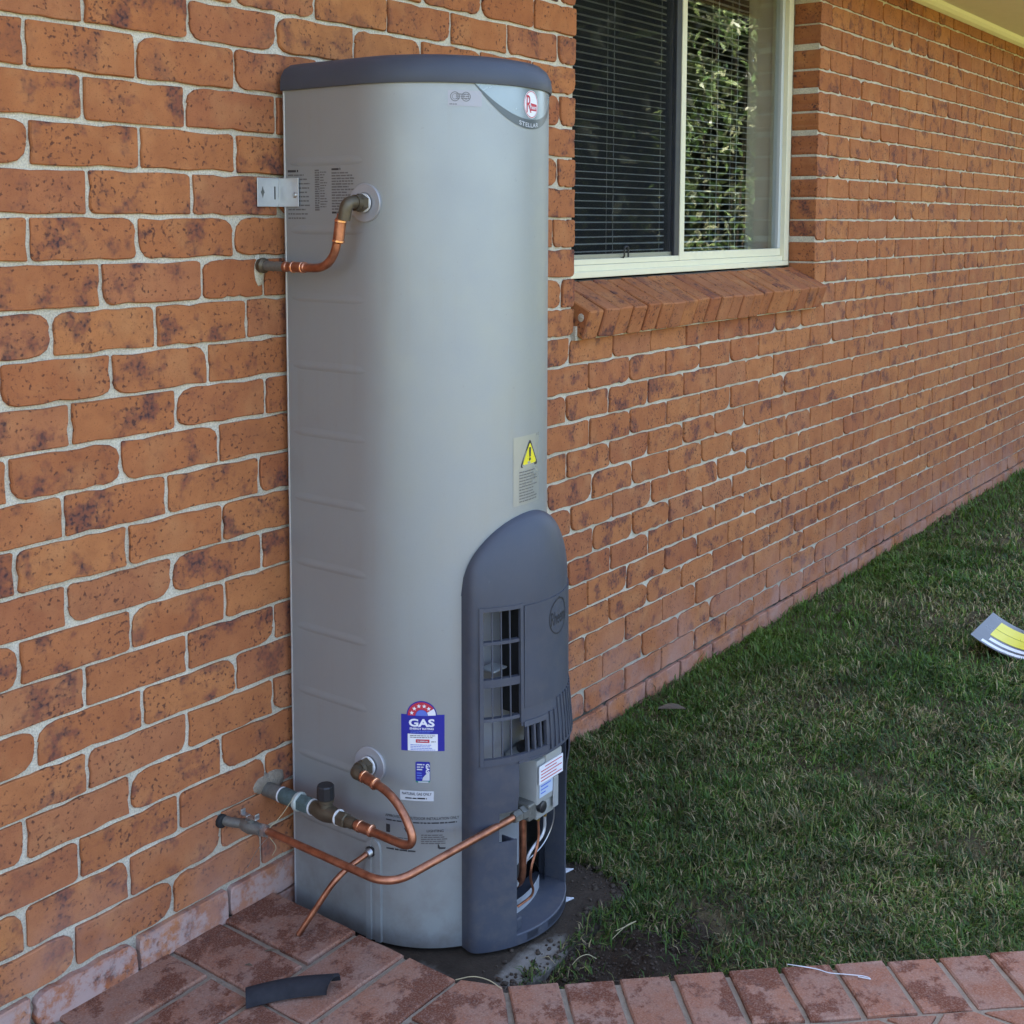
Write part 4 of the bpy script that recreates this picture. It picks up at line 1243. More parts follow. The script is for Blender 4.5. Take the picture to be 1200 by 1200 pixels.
greek('energy_print', gs - 0.011, gs + 0.012, gz - 0.0160, 1, 0.003, 0.0022, 0.0020, M['palegrey'], gl, 15, 0.05)
greek('energy_print', gs + 0.018, gs + 0.028, gz - 0.0175, 1, 0.003, 0.0022, 0.0016, M['greyink'], gl, 16, 0.05)
greek('energy_print', gs - 0.026, gs + 0.027, gz - 0.0250, 4, 0.0036, 0.0016, 0.0016, M['midblue'], gl, 17, 0.3)
# small blue gas sticker
ss_ = S(-56.4); sz = 0.4075
def rrect(w, h, r, n=4):
    out = []
    for sx, sz_, a0 in ((1, -1, -PI/2), (1, 1, 0), (-1, 1, PI/2), (-1, -1, PI)):
        for k in range(n + 1):
            a = a0 + PI / 2 * k / n
            out.append((sx * (w/2 - r) + r * math.cos(a), sz_ * (h/2 - r) + r * math.sin(a)))
    return out
sb = t_poly('gas_sticker', [rrect(0.031, 0.046, 0.004)], ss_, sz, 0.0008, M['green'], heater)
t_poly('sticker_field', [rrect(0.031, 0.0425, 0.003)], ss_, sz + 0.0022, 0.0012, M['blue'], sb)
t_text('sticker_title', 'GAS', ss_ + 0.0105, sz + 0.0085, 0.021, 0.0080, 0.0016, M['white'], sb, 0.03, rot=-PI/2)
t_poly('sticker_flame', [[(-0.001, -0.018), (0.0145, -0.018), (0.0145, 0.0), (0.009, -0.002), (0.004, -0.007), (0.0, -0.012)]], ss_, sz, 0.0016, M['palegrey'], sb)
greek('sticker_print', ss_ - 0.0125, ss_ + 0.005, sz + 0.019, 3, 0.0055, 0.0030, 0.0016, M['palegrey'], sb, 18, 0.4)
greek('sticker_print', ss_ - 0.0125, ss_ + 0.000, sz - 0.000, 3, 0.0055, 0.0026, 0.0016, M['midblue'], sb, 19, 0.3)
t_poly('sticker_strip', [[(-0.010, -0.0225), (0.012, -0.0225), (0.012, -0.0200), (-0.010, -0.0200)]], ss_, sz, 0.0014, M['palegrey'], sb)
# natural gas sticker
ns = S(-59.4)
nb = t_patch('gas_type_sticker', ns - 0.0365, ns + 0.0365, 0.3435, 0.3655, 0.0006, M['palegrey'], heater)
t_text('sticker_text', 'NATURAL GAS ONLY', ns, 0.3590, 0.064, 0.0062, 0.0010, M['ink'], nb, 0.012)
greek('sticker_print', ns - 0.025, ns + 0.024, 0.3512, 1, 0.004, 0.0036, 0.0010, M['ink'], nb, 20, 0.05)
# printing low on the casing
t_text('installation_text', 'APPROVED FOR OUTDOOR INSTALLATION ONLY', S(-57.2), 0.3045, 0.162, 0.0062, 0.0006, M['ink'], casing, 0.012)
greek('installation_print', S(-75), S(-40.0), 0.2965, 1, 0.004, 0.0034, 0.0006, M['ink'], casing, 21, 0.02)
t_poly('approval_icon', [[(-0.0045, -0.009), (0.0045, -0.009), (0.0045, 0.009), (-0.0045, 0.009)]], S(-74.0), 0.2755, 0.0006, M['ink'], casing)
t_text('watermark_icon', 'W', S(-63.8), 0.2765, 0.018, 0.0095, 0.0006, M['ink'], casing, 0.03)
t_text('lighting_heading', 'LIGHTING', S(-50.6), 0.2770, 0.036, 0.0056, 0.0006, M['ink'], casing, 0.02)
greek('lighting_print', S(-57.4), S(-43.8), 0.2690, 5, 0.0046, 0.0028, 0.0006, M['greyink'], casing, 22, 0.25)
t_poly('lighting_mark', [[(-0.008, -0.002), (-0.0045, -0.0045), (-0.0030, 0.0), (-0.006, 0.0065), (-0.008, 0.0065)], [(-0.0045, -0.0045), (0.008, -0.0045), (0.009, -0.001), (-0.0030, 0.0)]], S(-47.6), 0.2405, 0.0006, M['ink'], casing)
greek('small_print', S(-69.0), S(-60.8), 0.2590, 4, 0.0046, 0.0026, 0.0006, M['greyink'], casing, 23, 0.2)
greek('small_print', S(-75.0), S(-59.5), 0.2325, 1, 0.0046, 0.0040, 0.0006, M['ink'], casing, 24, 0.0)
# embossed mark on the front panel of the cover
def cmap(a_c, zc, off): return lambda u, w: cov_pt(a_c + math.degrees(u / CR), zc + w, off)
def emb(name, polys, a_c, zc, off): 
    return t_poly(name, polys, 0, 0, 0, M['emboss'], fc, cmap(a_c, zc, off))
M['emboss'] = plain('darkened_emboss_plastic', (0.012, 0.013, 0.018), 0.55, 0, 0.05)  # cover plastic darkened: shading of the relief put into the colour
emb('embossed_ring', disc(0.0375, 0.0402, 40, 1.0), 9.0, 0.7195 - 0.003, 0.0034)
t_text('embossed_name', 'Rheem', 0, 0, 0.066, 0.030, 0, M['emboss'], fc, 0.0, rot=0.0, mapper=cmap(9.0, 0.7145, 0.0034))
for a, z in ((9.5, 0.755),):
    emb('embossed_stop', disc(0, 0.0022, 10), a, z + 0.002, 0.0036)

# ---------------------------------------------------------------- casing hardware
for z, nm in ((1.613, 'port_collar'), (0.408, 'port_collar')):
    p = tank_pt(S(-84.0), z); nrm = Vector((-1, -0.10, 0)).normalized()
    m = MB(); m.lathe(Vector(p) - nrm * 0.003, nrm, [(0, 0.040), (0.0045, 0.040), (0.0062, 0.0385), (0.0062, 0.0215), (0.004, 0.020)], 40); m.build(nm, plain('collar_grey', (0.34, 0.34, 0.36), 0.42, 0.3), heater, True)
# drain channel down the side
m = MB(); V = []; w = 0.0215
prof = [(-w, 0.0), (-w + 0.002, 0.0045), (-0.006, 0.0045), (-0.004, 0.0020), (0.004, 0.0020), (0.006, 0.0055), (w - 0.002, 0.0055), (w, 0.0)]
sc0 = S(-82.3)
rows = [(0.013, 1.0), (0.20, 1.0), (0.215, 0.99), (0.228, 0.90), (0.236, 0.74), (0.241, 0.50), (0.243, 0.2)]
for z, k in rows:
    for u, o in prof: V.append(tank_pt(sc0 + u * k, z, o * (0.3 + 0.7 * k) if z > 0.2 else o))
c = len(prof)
F = [(i*c + j, i*c + j + 1, (i+1)*c + j + 1, (i+1)*c + j) for i in range(len(rows) - 1) for j in range(c - 1)]
F.append(tuple((len(rows)-1)*c + j for j in range(c)))
add_mesh('drain_channel', V, F, M['tank'], heater, True, 30)
m = MB(); m.lathe((1.882, -0.257, 0.214), (-1, -0.1, 0), [(0, 0.012), (0.006, 0.012), (0.006, 0.009), (0.003, 0.0085)], 20); m.build('drain_grommet', M['black'], heater, True)

# ================================================================== BRACKET AND PIPES
bk = thing('wall_bracket', 'small galvanised angle bracket tying the heater to the wall', 'bracket', (1.86, -0.01, 1.60))
m = MB(); m.bevbox((1.8145, -0.0052, 1.606), (1.8772, -0.0030, 1.668), 0.0006); pl_ = m.build('wall_plate', M['galv'], bk)
m = MB(); m.bevbox((1.8748, -0.066, 1.606), (1.8772, -0.0051, 1.668), 0.0006); m.build('side_plate', M['galv'], bk)
m = MB(); m.lathe((1.8748, -0.056, 1.631), (-1, 0, 0), [(0, 0.0058), (0.002, 0.0058), (0.0035, 0.004)], 14); m.build('screw', M['steel'], bk, True)
m = MB(); m.box((1.8625, -0.0057, 1.622), (1.8655, -0.0053, 1.650)); m.build('slot', M['dark'], bk)
m = MB(); m.add([(1.829 + a, -0.0056, 1.637 + b) for a, b in ((0, 0.013), (0.003, 0.004), (0.0055, 0.0), (0.003, -0.004), (0, -0.013), (-0.003, -0.004), (-0.0055, 0.0), (-0.003, 0.004))], [tuple(range(8))]); m.build('slot', M['bronze_grey'], bk)

# hot water pipe
hp = thing('hot_water_pipe', 'bent copper pipe from the wall up to the upper tank fitting', 'pipe', (1.82, -0.12, 1.48))
m = MB(); m.tube(fillet([(1.820, -0.02, 1.479), (1.820, -0.222, 1.478), (1.822, -0.246, 1.590)], 0.105, 12), 0.0090, 14); m.build('pipe', M['copper'], hp, True)
m = MB(); m.tube([(1.820, 0.02, 1.480), (1.820, -0.078, 1.479)], 0.0105, 14); m.build('wall_stub', M['bronze_grey'], hp, True)
m = MB(); m.lathe((1.820, -0.005, 1.480), (0, -1, 0), [(0, 0.016), (0.012, 0.017), (0.018, 0.012)], 9); m.build('backnut', M['brass'], hp, True)
for a, l in ((0.078, 0.012), (0.104, 0.040)):
    m = MB(); y = -a; m.lathe((1.820, y, 1.479), (0, -1, 0), [(0, 0.0092), (0.002, 0.0112), (l - 0.002, 0.0112), (l, 0.0092)], 16); m.build('capillary_socket', M['copper'], hp, True)
for a in (0.104, 0.132):
    m = MB(); m.lathe((1.820, -a, 1.479), (0, -1, 0), [(0, 0.0105), (0.001, 0.0124), (0.004, 0.0124), (0.005, 0.0105)], 16); m.build('solder_ring', M['copper_bright'], hp, True)
ax = Vector((0.004, -0.016, 0.112)).normalized()
o = Vector((1.8215, -0.2360, 1.530))
m = MB(); m.lathe(o, ax, [(0, 0.0095), (0.002, 0.0118), (0.050, 0.0118), (0.052, 0.010)], 16); m.build('capillary_socket', M['copper'], hp, True)
for d in (0.002, 0.043):
    m = MB(); m.lathe(o + ax * d, ax, [(0, 0.0118), (0.001, 0.0132), (0.005, 0.0132), (0.006, 0.0118)], 16); m.build('solder_ring', M['copper_bright'], hp, True)
def elbow(parent, p_end, corner, p_port, r):
    m = MB(); m.tube(fillet([p_end, corner, p_port], 0.016, 6), r, 14); m.build('brass_elbow', M['brass'], parent, True, 50)
elbow(hp, (1.824, -0.2505, 1.578), (1.826, -0.2580, 1.614), (1.872, -0.2570, 1.613), 0.0135)
m = MB(); m.lathe((1.848, -0.257, 1.613), (1, 0.02, 0), [(0, 0.0165), (0.010, 0.0165)], 20); m.lathe((1.858, -0.257, 1.613), (1, 0.02, 0), [(0, 0.0185), (0.018, 0.0185)], 6); m.build('union_nut', M['brass'], hp)
m = MB(); m.lathe((1.8735, -0.257, 1.613), (1, 0, 0), [(0, 0.0195), (0.003, 0.0195)], 20); m.build('thread_tape', M['tape'], hp, True)

# cold water pipe with valve
cp = thing('cold_water_pipe', 'copper loop with weathered stop valve and black cap feeding the lower tank fitting', 'pipe', (1.81, -0.15, 0.30))
zc = 0.306; xc = 1.816
m = MB(); m.tube([(1.816, 0.03, 0.305), (xc, -0.050, zc)], 0.0165, 16); m.build('wall_stub', M['bronze_grey'], cp, True)
m = MB(); m.lathe((xc, -0.048, zc), (0, -1, 0), [(0, 0.0175), (0.0035, 0.0175)], 18); m.build('thread_tape', M['tape'], cp, True)
m = MB(); m.lathe((xc, -0.052, zc), (0, -1, 0), [(0, 0.0165), (0.004, 0.0182), (0.038, 0.0172), (0.052, 0.0165)], 16); m.build('union_body', M['verdigris'], cp, True)
m = MB(); m.lathe((xc, -0.098, zc), (0, -1, 0), [(0, 0.0195), (0.003, 0.0215), (0.009, 0.0215), (0.012, 0.0185)], 18); m.build('union_ring', plain('corroded_ring', (0.45, 0.49, 0.45), 0.6, 0.2, 0.3, 0.2, 150), cp, True)
m = MB(); m.lathe((xc, -0.110, zc), (0, -1, 0), [(0, 0.0190), (0.030, 0.0190), (0.034, 0.0165)], 6); m.build('union_nut', M['verdigris'], cp)
m = MB(); m.lathe((xc, -0.1445, zc), (0, -1, 0), [(0, 0.0178), (0.003, 0.0178)], 18); m.build('thread_tape', M['tape'], cp, True)
m = MB(); m.lathe((xc, -0.148, zc), (0, -1, 0), [(0, 0.0155), (0.010, 0.0165), (0.022, 0.0195), (0.040, 0.0205), (0.058, 0.0175), (0.066, 0.0155), (0.074, 0.0165)], 16); m.lathe((xc, -0.186, zc + 0.010), (0, 0, 1), [(0, 0.0160), (0.012, 0.0150), (0.014, 0.0175), (0.022, 0.0175)], 14); m.build('valve_body', M['brass'], cp, True)
m = MB(); m.lathe((xc, -0.186, zc + 0.031), (0, 0, 1), [(0, 0.0185), (0.002, 0.0195), (0.028, 0.0190), (0.031, 0.0165)], 10); m.build('valve_cap', M['black'], cp)
m = MB(); m.lathe((xc, -0.2225, zc), (0, -1, 0), [(0, 0.0172), (0.0035, 0.0172)], 18); m.build('thread_tape', M['tape'], cp, True)
m = MB(); m.lathe((xc, -0.2265, zc - 0.001), (0, -1, 0), [(0, 0.0165), (0.020, 0.0165), (0.022, 0.0135)], 6); m.lathe((xc, -0.2485, zc - 0.001), (0, -1, 0), [(0, 0.0115), (0.010, 0.0125), (0.024, 0.0115)], 14); m.build('valve_tail', M['brass'], cp)
path = fillet([(xc, -0.262, zc - 0.001), (xc, -0.452, zc - 0.004), (xc + 0.008, -0.385, zc + 0.089), (xc + 0.020, -0.271, 0.407)], [0.085, 0.062], 14)
m = MB(); m.tube(path, 0.0090, 14); m.build('pipe', M['copper'], cp, True)
m = MB(); m.lathe((xc, -0.276, zc - 0.001), (0, -1, 0), [(0, 0.0095), (0.002, 0.0118), (0.046, 0.0118), (0.048, 0.0095)], 16); m.build('capillary_socket', M['copper'], cp, True)
for a in (0.284, 0.316):
    m = MB(); m.lathe((xc, -a, zc - 0.001), (0, -1, 0), [(0, 0.0116), (0.001, 0.0132), (0.005, 0.0132), (0.006, 0.0116)], 16); m.build('solder_ring', M['copper_bright'], cp, True)
ax = (Vector((xc + 0.0125, -0.340, 0.3945)) - Vector((xc + 0.020, -0.271, 0.407))).normalized()
ax = (Vector(path[-4]) - Vector(path[-1])).normalized()
o = Vector(path[-1]) + ax * 0.004
m = MB(); m.lathe(o, ax, [(0, 0.0095), (0.002, 0.0118), (0.046, 0.0118), (0.048, 0.0095)], 16); m.build('capillary_socket', M['copper'], cp, True)
for d in (0.004, 0.040):
    m = MB(); m.lathe(o + ax * d, ax, [(0, 0.0116), (0.001, 0.0132), (0.005, 0.0132), (0.006, 0.0116)], 16); m.build('solder_ring', M['copper_bright'], cp, True)
elbow(cp, Vector(path[-1]) + ax * 0.004, (1.834, -0.2560, 0.4085), (1.868, -0.2555, 0.408), 0.0135)
m = MB(); m.lathe((1.846, -0.2555, 0.408), (1, 0.02, 0), [(0, 0.0170), (0.010, 0.0170)], 18); m.lathe((1.856, -0.2555, 0.408), (1, 0.02, 0), [(0, 0.0195), (0.018, 0.0195)], 6); m.build('union_nut', M['brass'], cp)
m = MB(); m.lathe((1.872, -0.2555, 0.408), (1, 0, 0), [(0, 0.0205), (0.004, 0.0205)], 20); m.build('thread_tape', M['tape'], cp, True)

# gas pipe
gp = thing('gas_pipe', 'long thin copper gas pipe running from the wall cock round to the burner opening', 'pipe', (1.71, -0.25, 0.283))
zg = 0.283
path = fillet([(1.7145, -0.105, zg), (1.703, -0.474, zg + 0.004), (2.085, -0.508, zg + 0.008)], 0.060, 12)
m = MB(); m.tube(path, 0.0080, 14); m.build('pipe', M['copper'], gp, True)
m = MB(); m.tube([(1.684, 0.03, 0.284), (1.692, -0.020, 0.284), (1.706, -0.050, zg)], 0.0105, 12); m.build('wall_stub', M['bronze_grey'], gp, True)
m = MB(); m.lathe((1.684, 0.001, 0.284), (0, -1, 0), [(0, 0.0150), (0.008, 0.0145), (0.010, 0.011)], 10); m.build('backnut', M['dark'], gp)
m = MB(); m.lathe((1.705, -0.046, zg), (0.08, -1, 0), [(0, 0.0115), (0.006, 0.0145), (0.022, 0.0165), (0.036, 0.0140), (0.042, 0.0125), (0.056, 0.0125)], 12); m.lathe((1.7085, -0.070, zg), (-0.2, 0, 1), [(0, 0.011), (0.020, 0.010)], 12); m.build('gas_cock', M['bronze_grey'], gp, True)
m = MB(); m.bevbox((1.700, -0.081, zg + 0.018), (1.710, -0.059, zg + 0.024), 0.002)
for dy in (-0.014, 0.014):          # butterfly handle: two upturned wings
    m.bevbox((1.698, -0.070 + dy - 0.010, zg + 0.0215), (1.711, -0.070 + dy + 0.010, zg + 0.0255), 0.0018)
    m.bevbox((1.698, -0.070 + dy * 1.55 - 0.002, zg + 0.0240), (1.711, -0.070 + dy * 1.55 + 0.002, zg + 0.0345), 0.0015)
m.build('cock_handle', M['steel'], gp)
m = MB(); m.lathe((1.712, -0.098, zg), (0.02, -1, 0), [(0, 0.0135), (0.010, 0.0145), (0.016, 0.0135)], 6); m.build('flare_nut', M['steel'], gp)
m = MB(); m.lathe((2.062, -0.5065, zg + 0.0075), (1, -0.08, 0), [(0, 0.0105), (0.004, 0.0130), (0.022, 0.0130)], 6); m.lathe((2.084, -0.508, zg + 0.008), (1, -0.08, 0), [(0, 0.0150), (0.022, 0.0150), (0.034, 0.012)], 6); m.build('flare_nut', M['bronze_grey'], gp)
m = MB(); m.bevbox((2.098, -0.524, zg - 0.012), (2.124, -0.478, zg + 0.026), 0.004); m.build('inlet_block', M['bronze_grey'], gp)
for k, (a, b, c) in enumerate((((1.7145, -0.115, 0.27), (1.70, -0.098, 0.245), (1.690, -0.076, 0.200)), ((1.7145, -0.118, 0.29), (1.735, -0.135, 0.315), (1.765, -0.140, 0.345)), ((1.715, -0.12, 0.27), (1.722, -0.135, 0.250), (1.716, -0.125, 0.232)))):
    m = MB(); m.tube(fillet([a, b, c], 0.02, 5), 0.0007, 5); m.build('tie_wire', M['straw'] if k else M['steel'], gp)

# drain pipe
dp = thing('drain_pipe', 'short thin copper drain tube bending from the tank side down to the paving', 'pipe', (1.74, -0.18, 0.065))
m = MB(); m.tube(fillet([(1.886, -0.257, 0.214), (1.800, -0.238, 0.190), (1.7365, -0.180, 0.064)], 0.055, 10), 0.0063, 12); m.build('pipe', M['copper'], dp, True)
m = MB(); m.lathe((1.880, -0.2565, 0.2125), (-1, 0.22, -0.28), [(0, 0.0105), (0.010, 0.0105), (0.012, 0.007)], 12); m.build('gland', M['steel'], dp, True)

# ================================================================== SMALL THINGS
# off-cut of black pipe lagging on the paving
lag = MB(); V = []; n = 10
a = Vector((1.518, -0.262, 0.0)); b = Vector((1.648, -0.372, 0.0)); d = (b - a).normalized(); pr = Vector((-d.y, d.x, 0))
for i in range(n + 1):
    t = i / n; c = a + (b - a) * t + pr * (0.010 * math.sin(t * PI)) + Vector((0, 0, ZP + 0.003 + 0.004 * t))
    for r in (0.0245, 0.0185):
        for k in range(9):
            an = PI * k / 8
            cut = 0.016 * (math.cos(an)) if i == n else 0
            V.append(c + pr * (math.cos(an) * r) + Vector((0, 0, math.sin(an) * r)) + d * cut)
W = 18; F = []
for i in range(n):
    for k in range(8):
        F.append((i*W + k, i*W + k + 1, (i+1)*W + k + 1, (i+1)*W + k)); F.append((i*W + 9 + k + 1, i*W + 9 + k, (i+1)*W + 9 + k, (i+1)*W + 9 + k + 1))
    F.append((i*W, (i+1)*W, (i+1)*W + 9, i*W + 9)); F.append((i*W + 8, i*W + 17, (i+1)*W + 17, (i+1)*W + 8))
for i in (0, n):
    for k in range(8): F.append((i*W + k, i*W + 9 + k, i*W + 10 + k, i*W + k + 1))
lag.add(V, F); o = lag.build('foam_lagging', M['foam'], None, True, 50)
tag(o, 'off-cut of black foam pipe lagging lying on the brick paving', 'lagging')

# curled yellow and charcoal printed sheet on the lawn
sh = thing('printed_sheet', 'curled charcoal sheet with yellow panel and white stripes lying on the lawn', 'sheet', (4.72, -0.93, 0.01))
def sheet_pt(u, v_, off=0.0):
    """u along +X, v along -Y (0..1); the sheet curls up at both ends"""
    x = 4.560 + 0.29 * u + 0.03 * v_; y = -0.752 - 0.38 * v_
    z = 0.006 + 0.062 * (2 * v_ - 1) ** 2 + 0.008 * u
    return (x, y, z + off)
def sheet_piece(name, u0, u1, v0, v1, off, mat, thick=0.0):
    n = 14; V = []; F = []
    for i in range(n + 1):
        vv = v0 + (v1 - v0) * i / n
        V += [sheet_pt(u0, vv, off), sheet_pt(u1, vv, off), sheet_pt(u0, vv, off - thick), sheet_pt(u1, vv, off - thick)]
    for i in range(n):
        b, c = 4*i, 4*i + 4
        F += [(b, b+1, c+1, c), (b+3, b+2, c+2, c+3), (b+2, b, c, c+2), (b+1, b+3, c+3, c+1)]
    F += [(0, 2, 3, 1), (4*n, 4*n+1, 4*n+3, 4*n+2)]
    return add_mesh(name, V, F, mat, sh, True, 40)
sheet_piece('backing', 0, 1, 0, 1, 0.0, M['sheetdark'], 0.002)
for (u0, u1, v0, v1, mt, nm) in ((0.035, 0.110, 0.09, 0.95, 'white', 'white_stripe'), (0.185, 0.275, 0.13, 0.95, 'white', 'white_stripe'), (0.345, 0.590, 0.11, 0.95, 'yellow', 'yellow_panel'), (0.605, 0.870, 0.11, 0.95, 'yellow', 'yellow_panel')):
    sheet_piece(nm, u0, u1, v0, v1, 0.0012, M[mt], 0.0008)

# dead leaf on the grass by the wall
V = []; n = 8
for i in range(n + 1):
    t = i / n; w = 0.022 * math.sin(PI * t) ** 0.8 + 0.0004
    for k, kz in ((-1, 0.010), (0, 0.0), (1, 0.012)):
        V.append((3.36 + 0.095 * t * 0.55 + k * w * 0.8, -0.125 - 0.095 * t * 0.75 + k * w * 0.5, 0.016 + kz * 0.6 + 0.008 * math.sin(PI * t)))
F = [(3*i + k, 3*i + k + 1, 3*i + 4 + k, 3*i + 3 + k) for i in range(n) for k in range(2)]
o = add_mesh('dead_leaf', V, F, M['dryleaf'], None, True); tag(o, 'curled dead brown leaf on the grass near the foot of the wall', 'leaf')

# cable tie on the paving edge
m = MB(); pts = [(2.262, -1.058), (2.268, -1.085), (2.285, -1.115), (2.288, -1.135), (2.300, -1.170), (2.312, -1.196), (2.322, -1.206), (2.318, -1.213), (2.309, -1.206), (2.306, -1.190)]
m.tube(fillet([(x, y, ZP + 0.004 + 0.003 * math.sin(i * 1.7)) for i, (x, y) in enumerate(pts)], 0.01, 4), 0.0010, 6)
o = m.build('plastic_strap', M['palegrey'], None, True); tag(o, 'thin white plastic strap lying across the paving edge', 'strap')
m = MB(); m.tube(fillet([(1.817, -0.545, ZP + 0.002), (1.838, -0.575, ZP + 0.012), (1.848, -0.610, ZP + 0.010), (1.848, -0.637, ZP + 0.003)], 0.02, 6), 0.0010, 5)
o = m.build('wire_offcut', M['straw'], None, True); tag(o, 'short thin wire off-cut at the corner of the paving below the heater', 'wire')
# packing scraps by the slab
for i, (x, y, sx, lb) in enumerate(((2.392, -0.425, 0.020, 'small white packing scrap on the slab farther from the paving'), (2.286, -0.498, 0.017, 'small white packing scrap on the slab nearest the cover corner'))):
    v, f = prism([(x - sx, y - 0.004), (x + sx * 0.7, y - 0.012), (x - sx * 0.2, y + 0.018)], 0.0005, 0.004, 0.001)
    o = add_mesh('packing_scrap', v, f, M['palegrey']); tag(o, lb, 'scrap', 'white scraps on the slab')
# dry grass runners curling out of the soil
for i, (pts, lb) in enumerate((([(2.21, -0.668, 0.0), (2.235, -0.69, 0.03), (2.27, -0.70, 0.028), (2.265, -0.68, 0.012), (2.24, -0.66, 0.003)], 'pale dry grass runner curled into a loop on the bare soil'),
                               ([(2.08, -0.65, 0.0), (2.09, -0.66, 0.016), (2.11, -0.67, 0.018), (2.13, -0.68, 0.0)], 'low arching dry grass runner beside the concrete slab'))):
    m = MB(); m.tube(fillet(pts, 0.03, 6), 0.0009, 5); o = m.build('grass_runner', M['straw'], None, True); tag(o, lb, 'grass runner', 'dry runners in the soil')
# twigs trodden on the paving
for i, (a, b, lb) in enumerate((((1.655, -0.165), (1.675, -0.19), 'dark twig chip on the paving left of the drain tube'), ((1.598, -0.17), (1.605, -0.183), 'tiny dark chip on the paving near the lagging'))):
    m = MB(); m.tube([(*a, ZP + 0.003), ((a[0]+b[0])/2 + 0.001, (a[1]+b[1])/2, ZP + 0.0045), (*b, ZP + 0.003)], [0.0010, 0.0022, 0.0008], 6); o = m.build('twig', M['bark']); tag(o, lb, 'twig', 'chips on the paving')

# ================================================================== LAWN
def lawn(n_near, n_far):
    out_p = []; 
    def sample(n, xr, yr):
        x = RNG.uniform(*xr, n); y = RNG.uniform(*yr, n); return x, y
    xs = []; ys = []; sc = []
    for n, xr, yr, s_ in ((n_near, (1.86, 3.3), (-1.75, -0.005), 0.85), (n_near, (2.3, 4.4), (-1.75, -0.005), 0.95), (n_far, (3.4, 6.2), (-1.9, -0.004), 1.2), (int(n_far * 0.8), (5.2, 10.0), (-2.0, -0.004), 1.7)):
        x, y = sample(n, xr, yr); xs.append(x); ys.append(y); sc.append(np.full(n, s_))
    x = np.concatenate(xs); y = np.concatenate(ys); sc = np.concatenate(sc)
    P = np.stack([x, y], -1)
    dd = (x - S0.x) * D.x + (y - S0.y) * D.y; dn = (x - S0.x) * Nn.x + (y - S0.y) * Nn.y
    keep = (dn < -0.010)
    onslab = (x < 2.425 + 0.05 * (vnoise(x, y, 25, 5) - .5)) & (y > -0.600 + 0.06 * (vnoise(x, y, 22, 6) - 0.5))
    onslab |= (x < 2.46) & (y > -0.36)
    keep &= ~onslab
    bare = np.exp(-(((x - 2.16) / 0.26) ** 2 + ((y + 0.74) / 0.12) ** 2) * 1.2)
    bare = np.maximum(bare, 0.85 * np.exp(-(((x - 2.42) / 0.16) ** 2 + ((y + 0.80) / 0.12) ** 2)))
    patch = vnoise(x, y, 6.0, 8) * 0.5 + vnoise(x, y, 19.0, 9) * 0.5
    dens = np.clip(1.0 - 1.15 * bare, 0.03, 1) * np.clip(-0.05 + 1.75 * patch, 0.10, 1.0)
    keep &= RNG.random(len(x)) < dens
    x, y, sc, patch = x[keep], y[keep], sc[keep], patch[keep]
    n = len(x)
    L = RNG.uniform(0.016, 0.042, n) * sc ** 0.6 * (0.55 + 0.55 * vnoise(x, y, 3.0, 10) + 0.75 * vnoise(x, y, 17.0, 14) ** 2)
    W = RNG.uniform(0.0011, 0.0021, n) * sc
    az = RNG.uniform(0, 2 * PI, n); lean = np.clip(RNG.normal(1.1, 0.40, n), 0.1, 1.65)
    dirx, diry = np.cos(az), np.sin(az); px, py = -diry, dirx
    z0 = ground_z(x, y) - 0.002
    z0 = np.where((x < 2.46) & (y > -0.622), np.maximum(z0, 0.0), z0)
    def at(t, wf):
        ang = lean * t * 0.9
        h = L * t
        hx = h * np.sin(ang * 1.0); hz = h * np.cos(ang)
        c = np.stack([x + dirx * hx, y + diry * hx, z0 + hz], -1)
        w = (W * wf)[:, None] * np.stack([px, py, np.zeros(n)], -1)
        return c - w, c + w
    a0, a1 = at(0.0, 0.8); b0, b1 = at(0.55, 1.0); c0, c1 = at(1.0, 0.12)
    V = np.stack([a0, a1, b0, b1, c0, c1], 1).reshape(-1, 3)
    V[:, 1] = np.minimum(V[:, 1], -0.002)
    i = np.arange(n)[:, None] * 6
    F = np.concatenate([i + np.array([[0, 1, 3, 2]]), i + np.array([[2, 3, 5, 4]])], 0)
    # colour of each blade
    g1 = np.array([0.050, 0.112, 0.013]); g2 = np.array([0.090, 0.160, 0.020]); g3 = np.array([0.165, 0.175, 0.045]); straw = np.array([0.340, 0.275, 0.145]); dk = np.array([0.025, 0.054, 0.010]); bl = np.array([0.078, 0.118, 0.036])
    r = RNG.random(n); col = np.zeros((n, 3))
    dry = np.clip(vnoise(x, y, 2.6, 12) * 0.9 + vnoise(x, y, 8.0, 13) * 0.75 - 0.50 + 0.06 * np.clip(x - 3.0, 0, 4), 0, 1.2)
    lush = np.exp(-((y + 0.06) / 0.20) ** 2)
    dry = np.clip(dry - 0.45 * lush, 0, 1)
    lushc = np.array([0.095, 0.165, 0.014])
    pal = np.stack([dk, g1, g2, bl, g3, straw])
    cum = np.cumsum(np.stack([0.20 + 0 * dry, 0.42 - 0.22 * dry, 0.22 + 0 * dry, 0.12 + 0 * dry, 0.05 + 0.30 * dry, 0.04 + 0.42 * dry], 0), 0); cum = cum / cum[-1]
    k = (r[None, :] > cum).sum(0)
    col = pal[np.clip(k, 0, 5)] * RNG.uniform(0.65, 1.3, n)[:, None] * (0.65 + 0.7 * vnoise(x, y, 11.0, 15))[:, None]
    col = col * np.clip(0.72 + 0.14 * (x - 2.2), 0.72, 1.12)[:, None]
    lf = (lush * np.clip((x - 2.9) / 1.2, 0, 1) * (0.35 + 0.65 * vnoise(x, y, 4.0, 16)))[:, None]
    col = col * (1 - 0.75 * lf) + lushc[None] * 0.75 * lf
    return V, F, np.repeat(col, 6, 0)
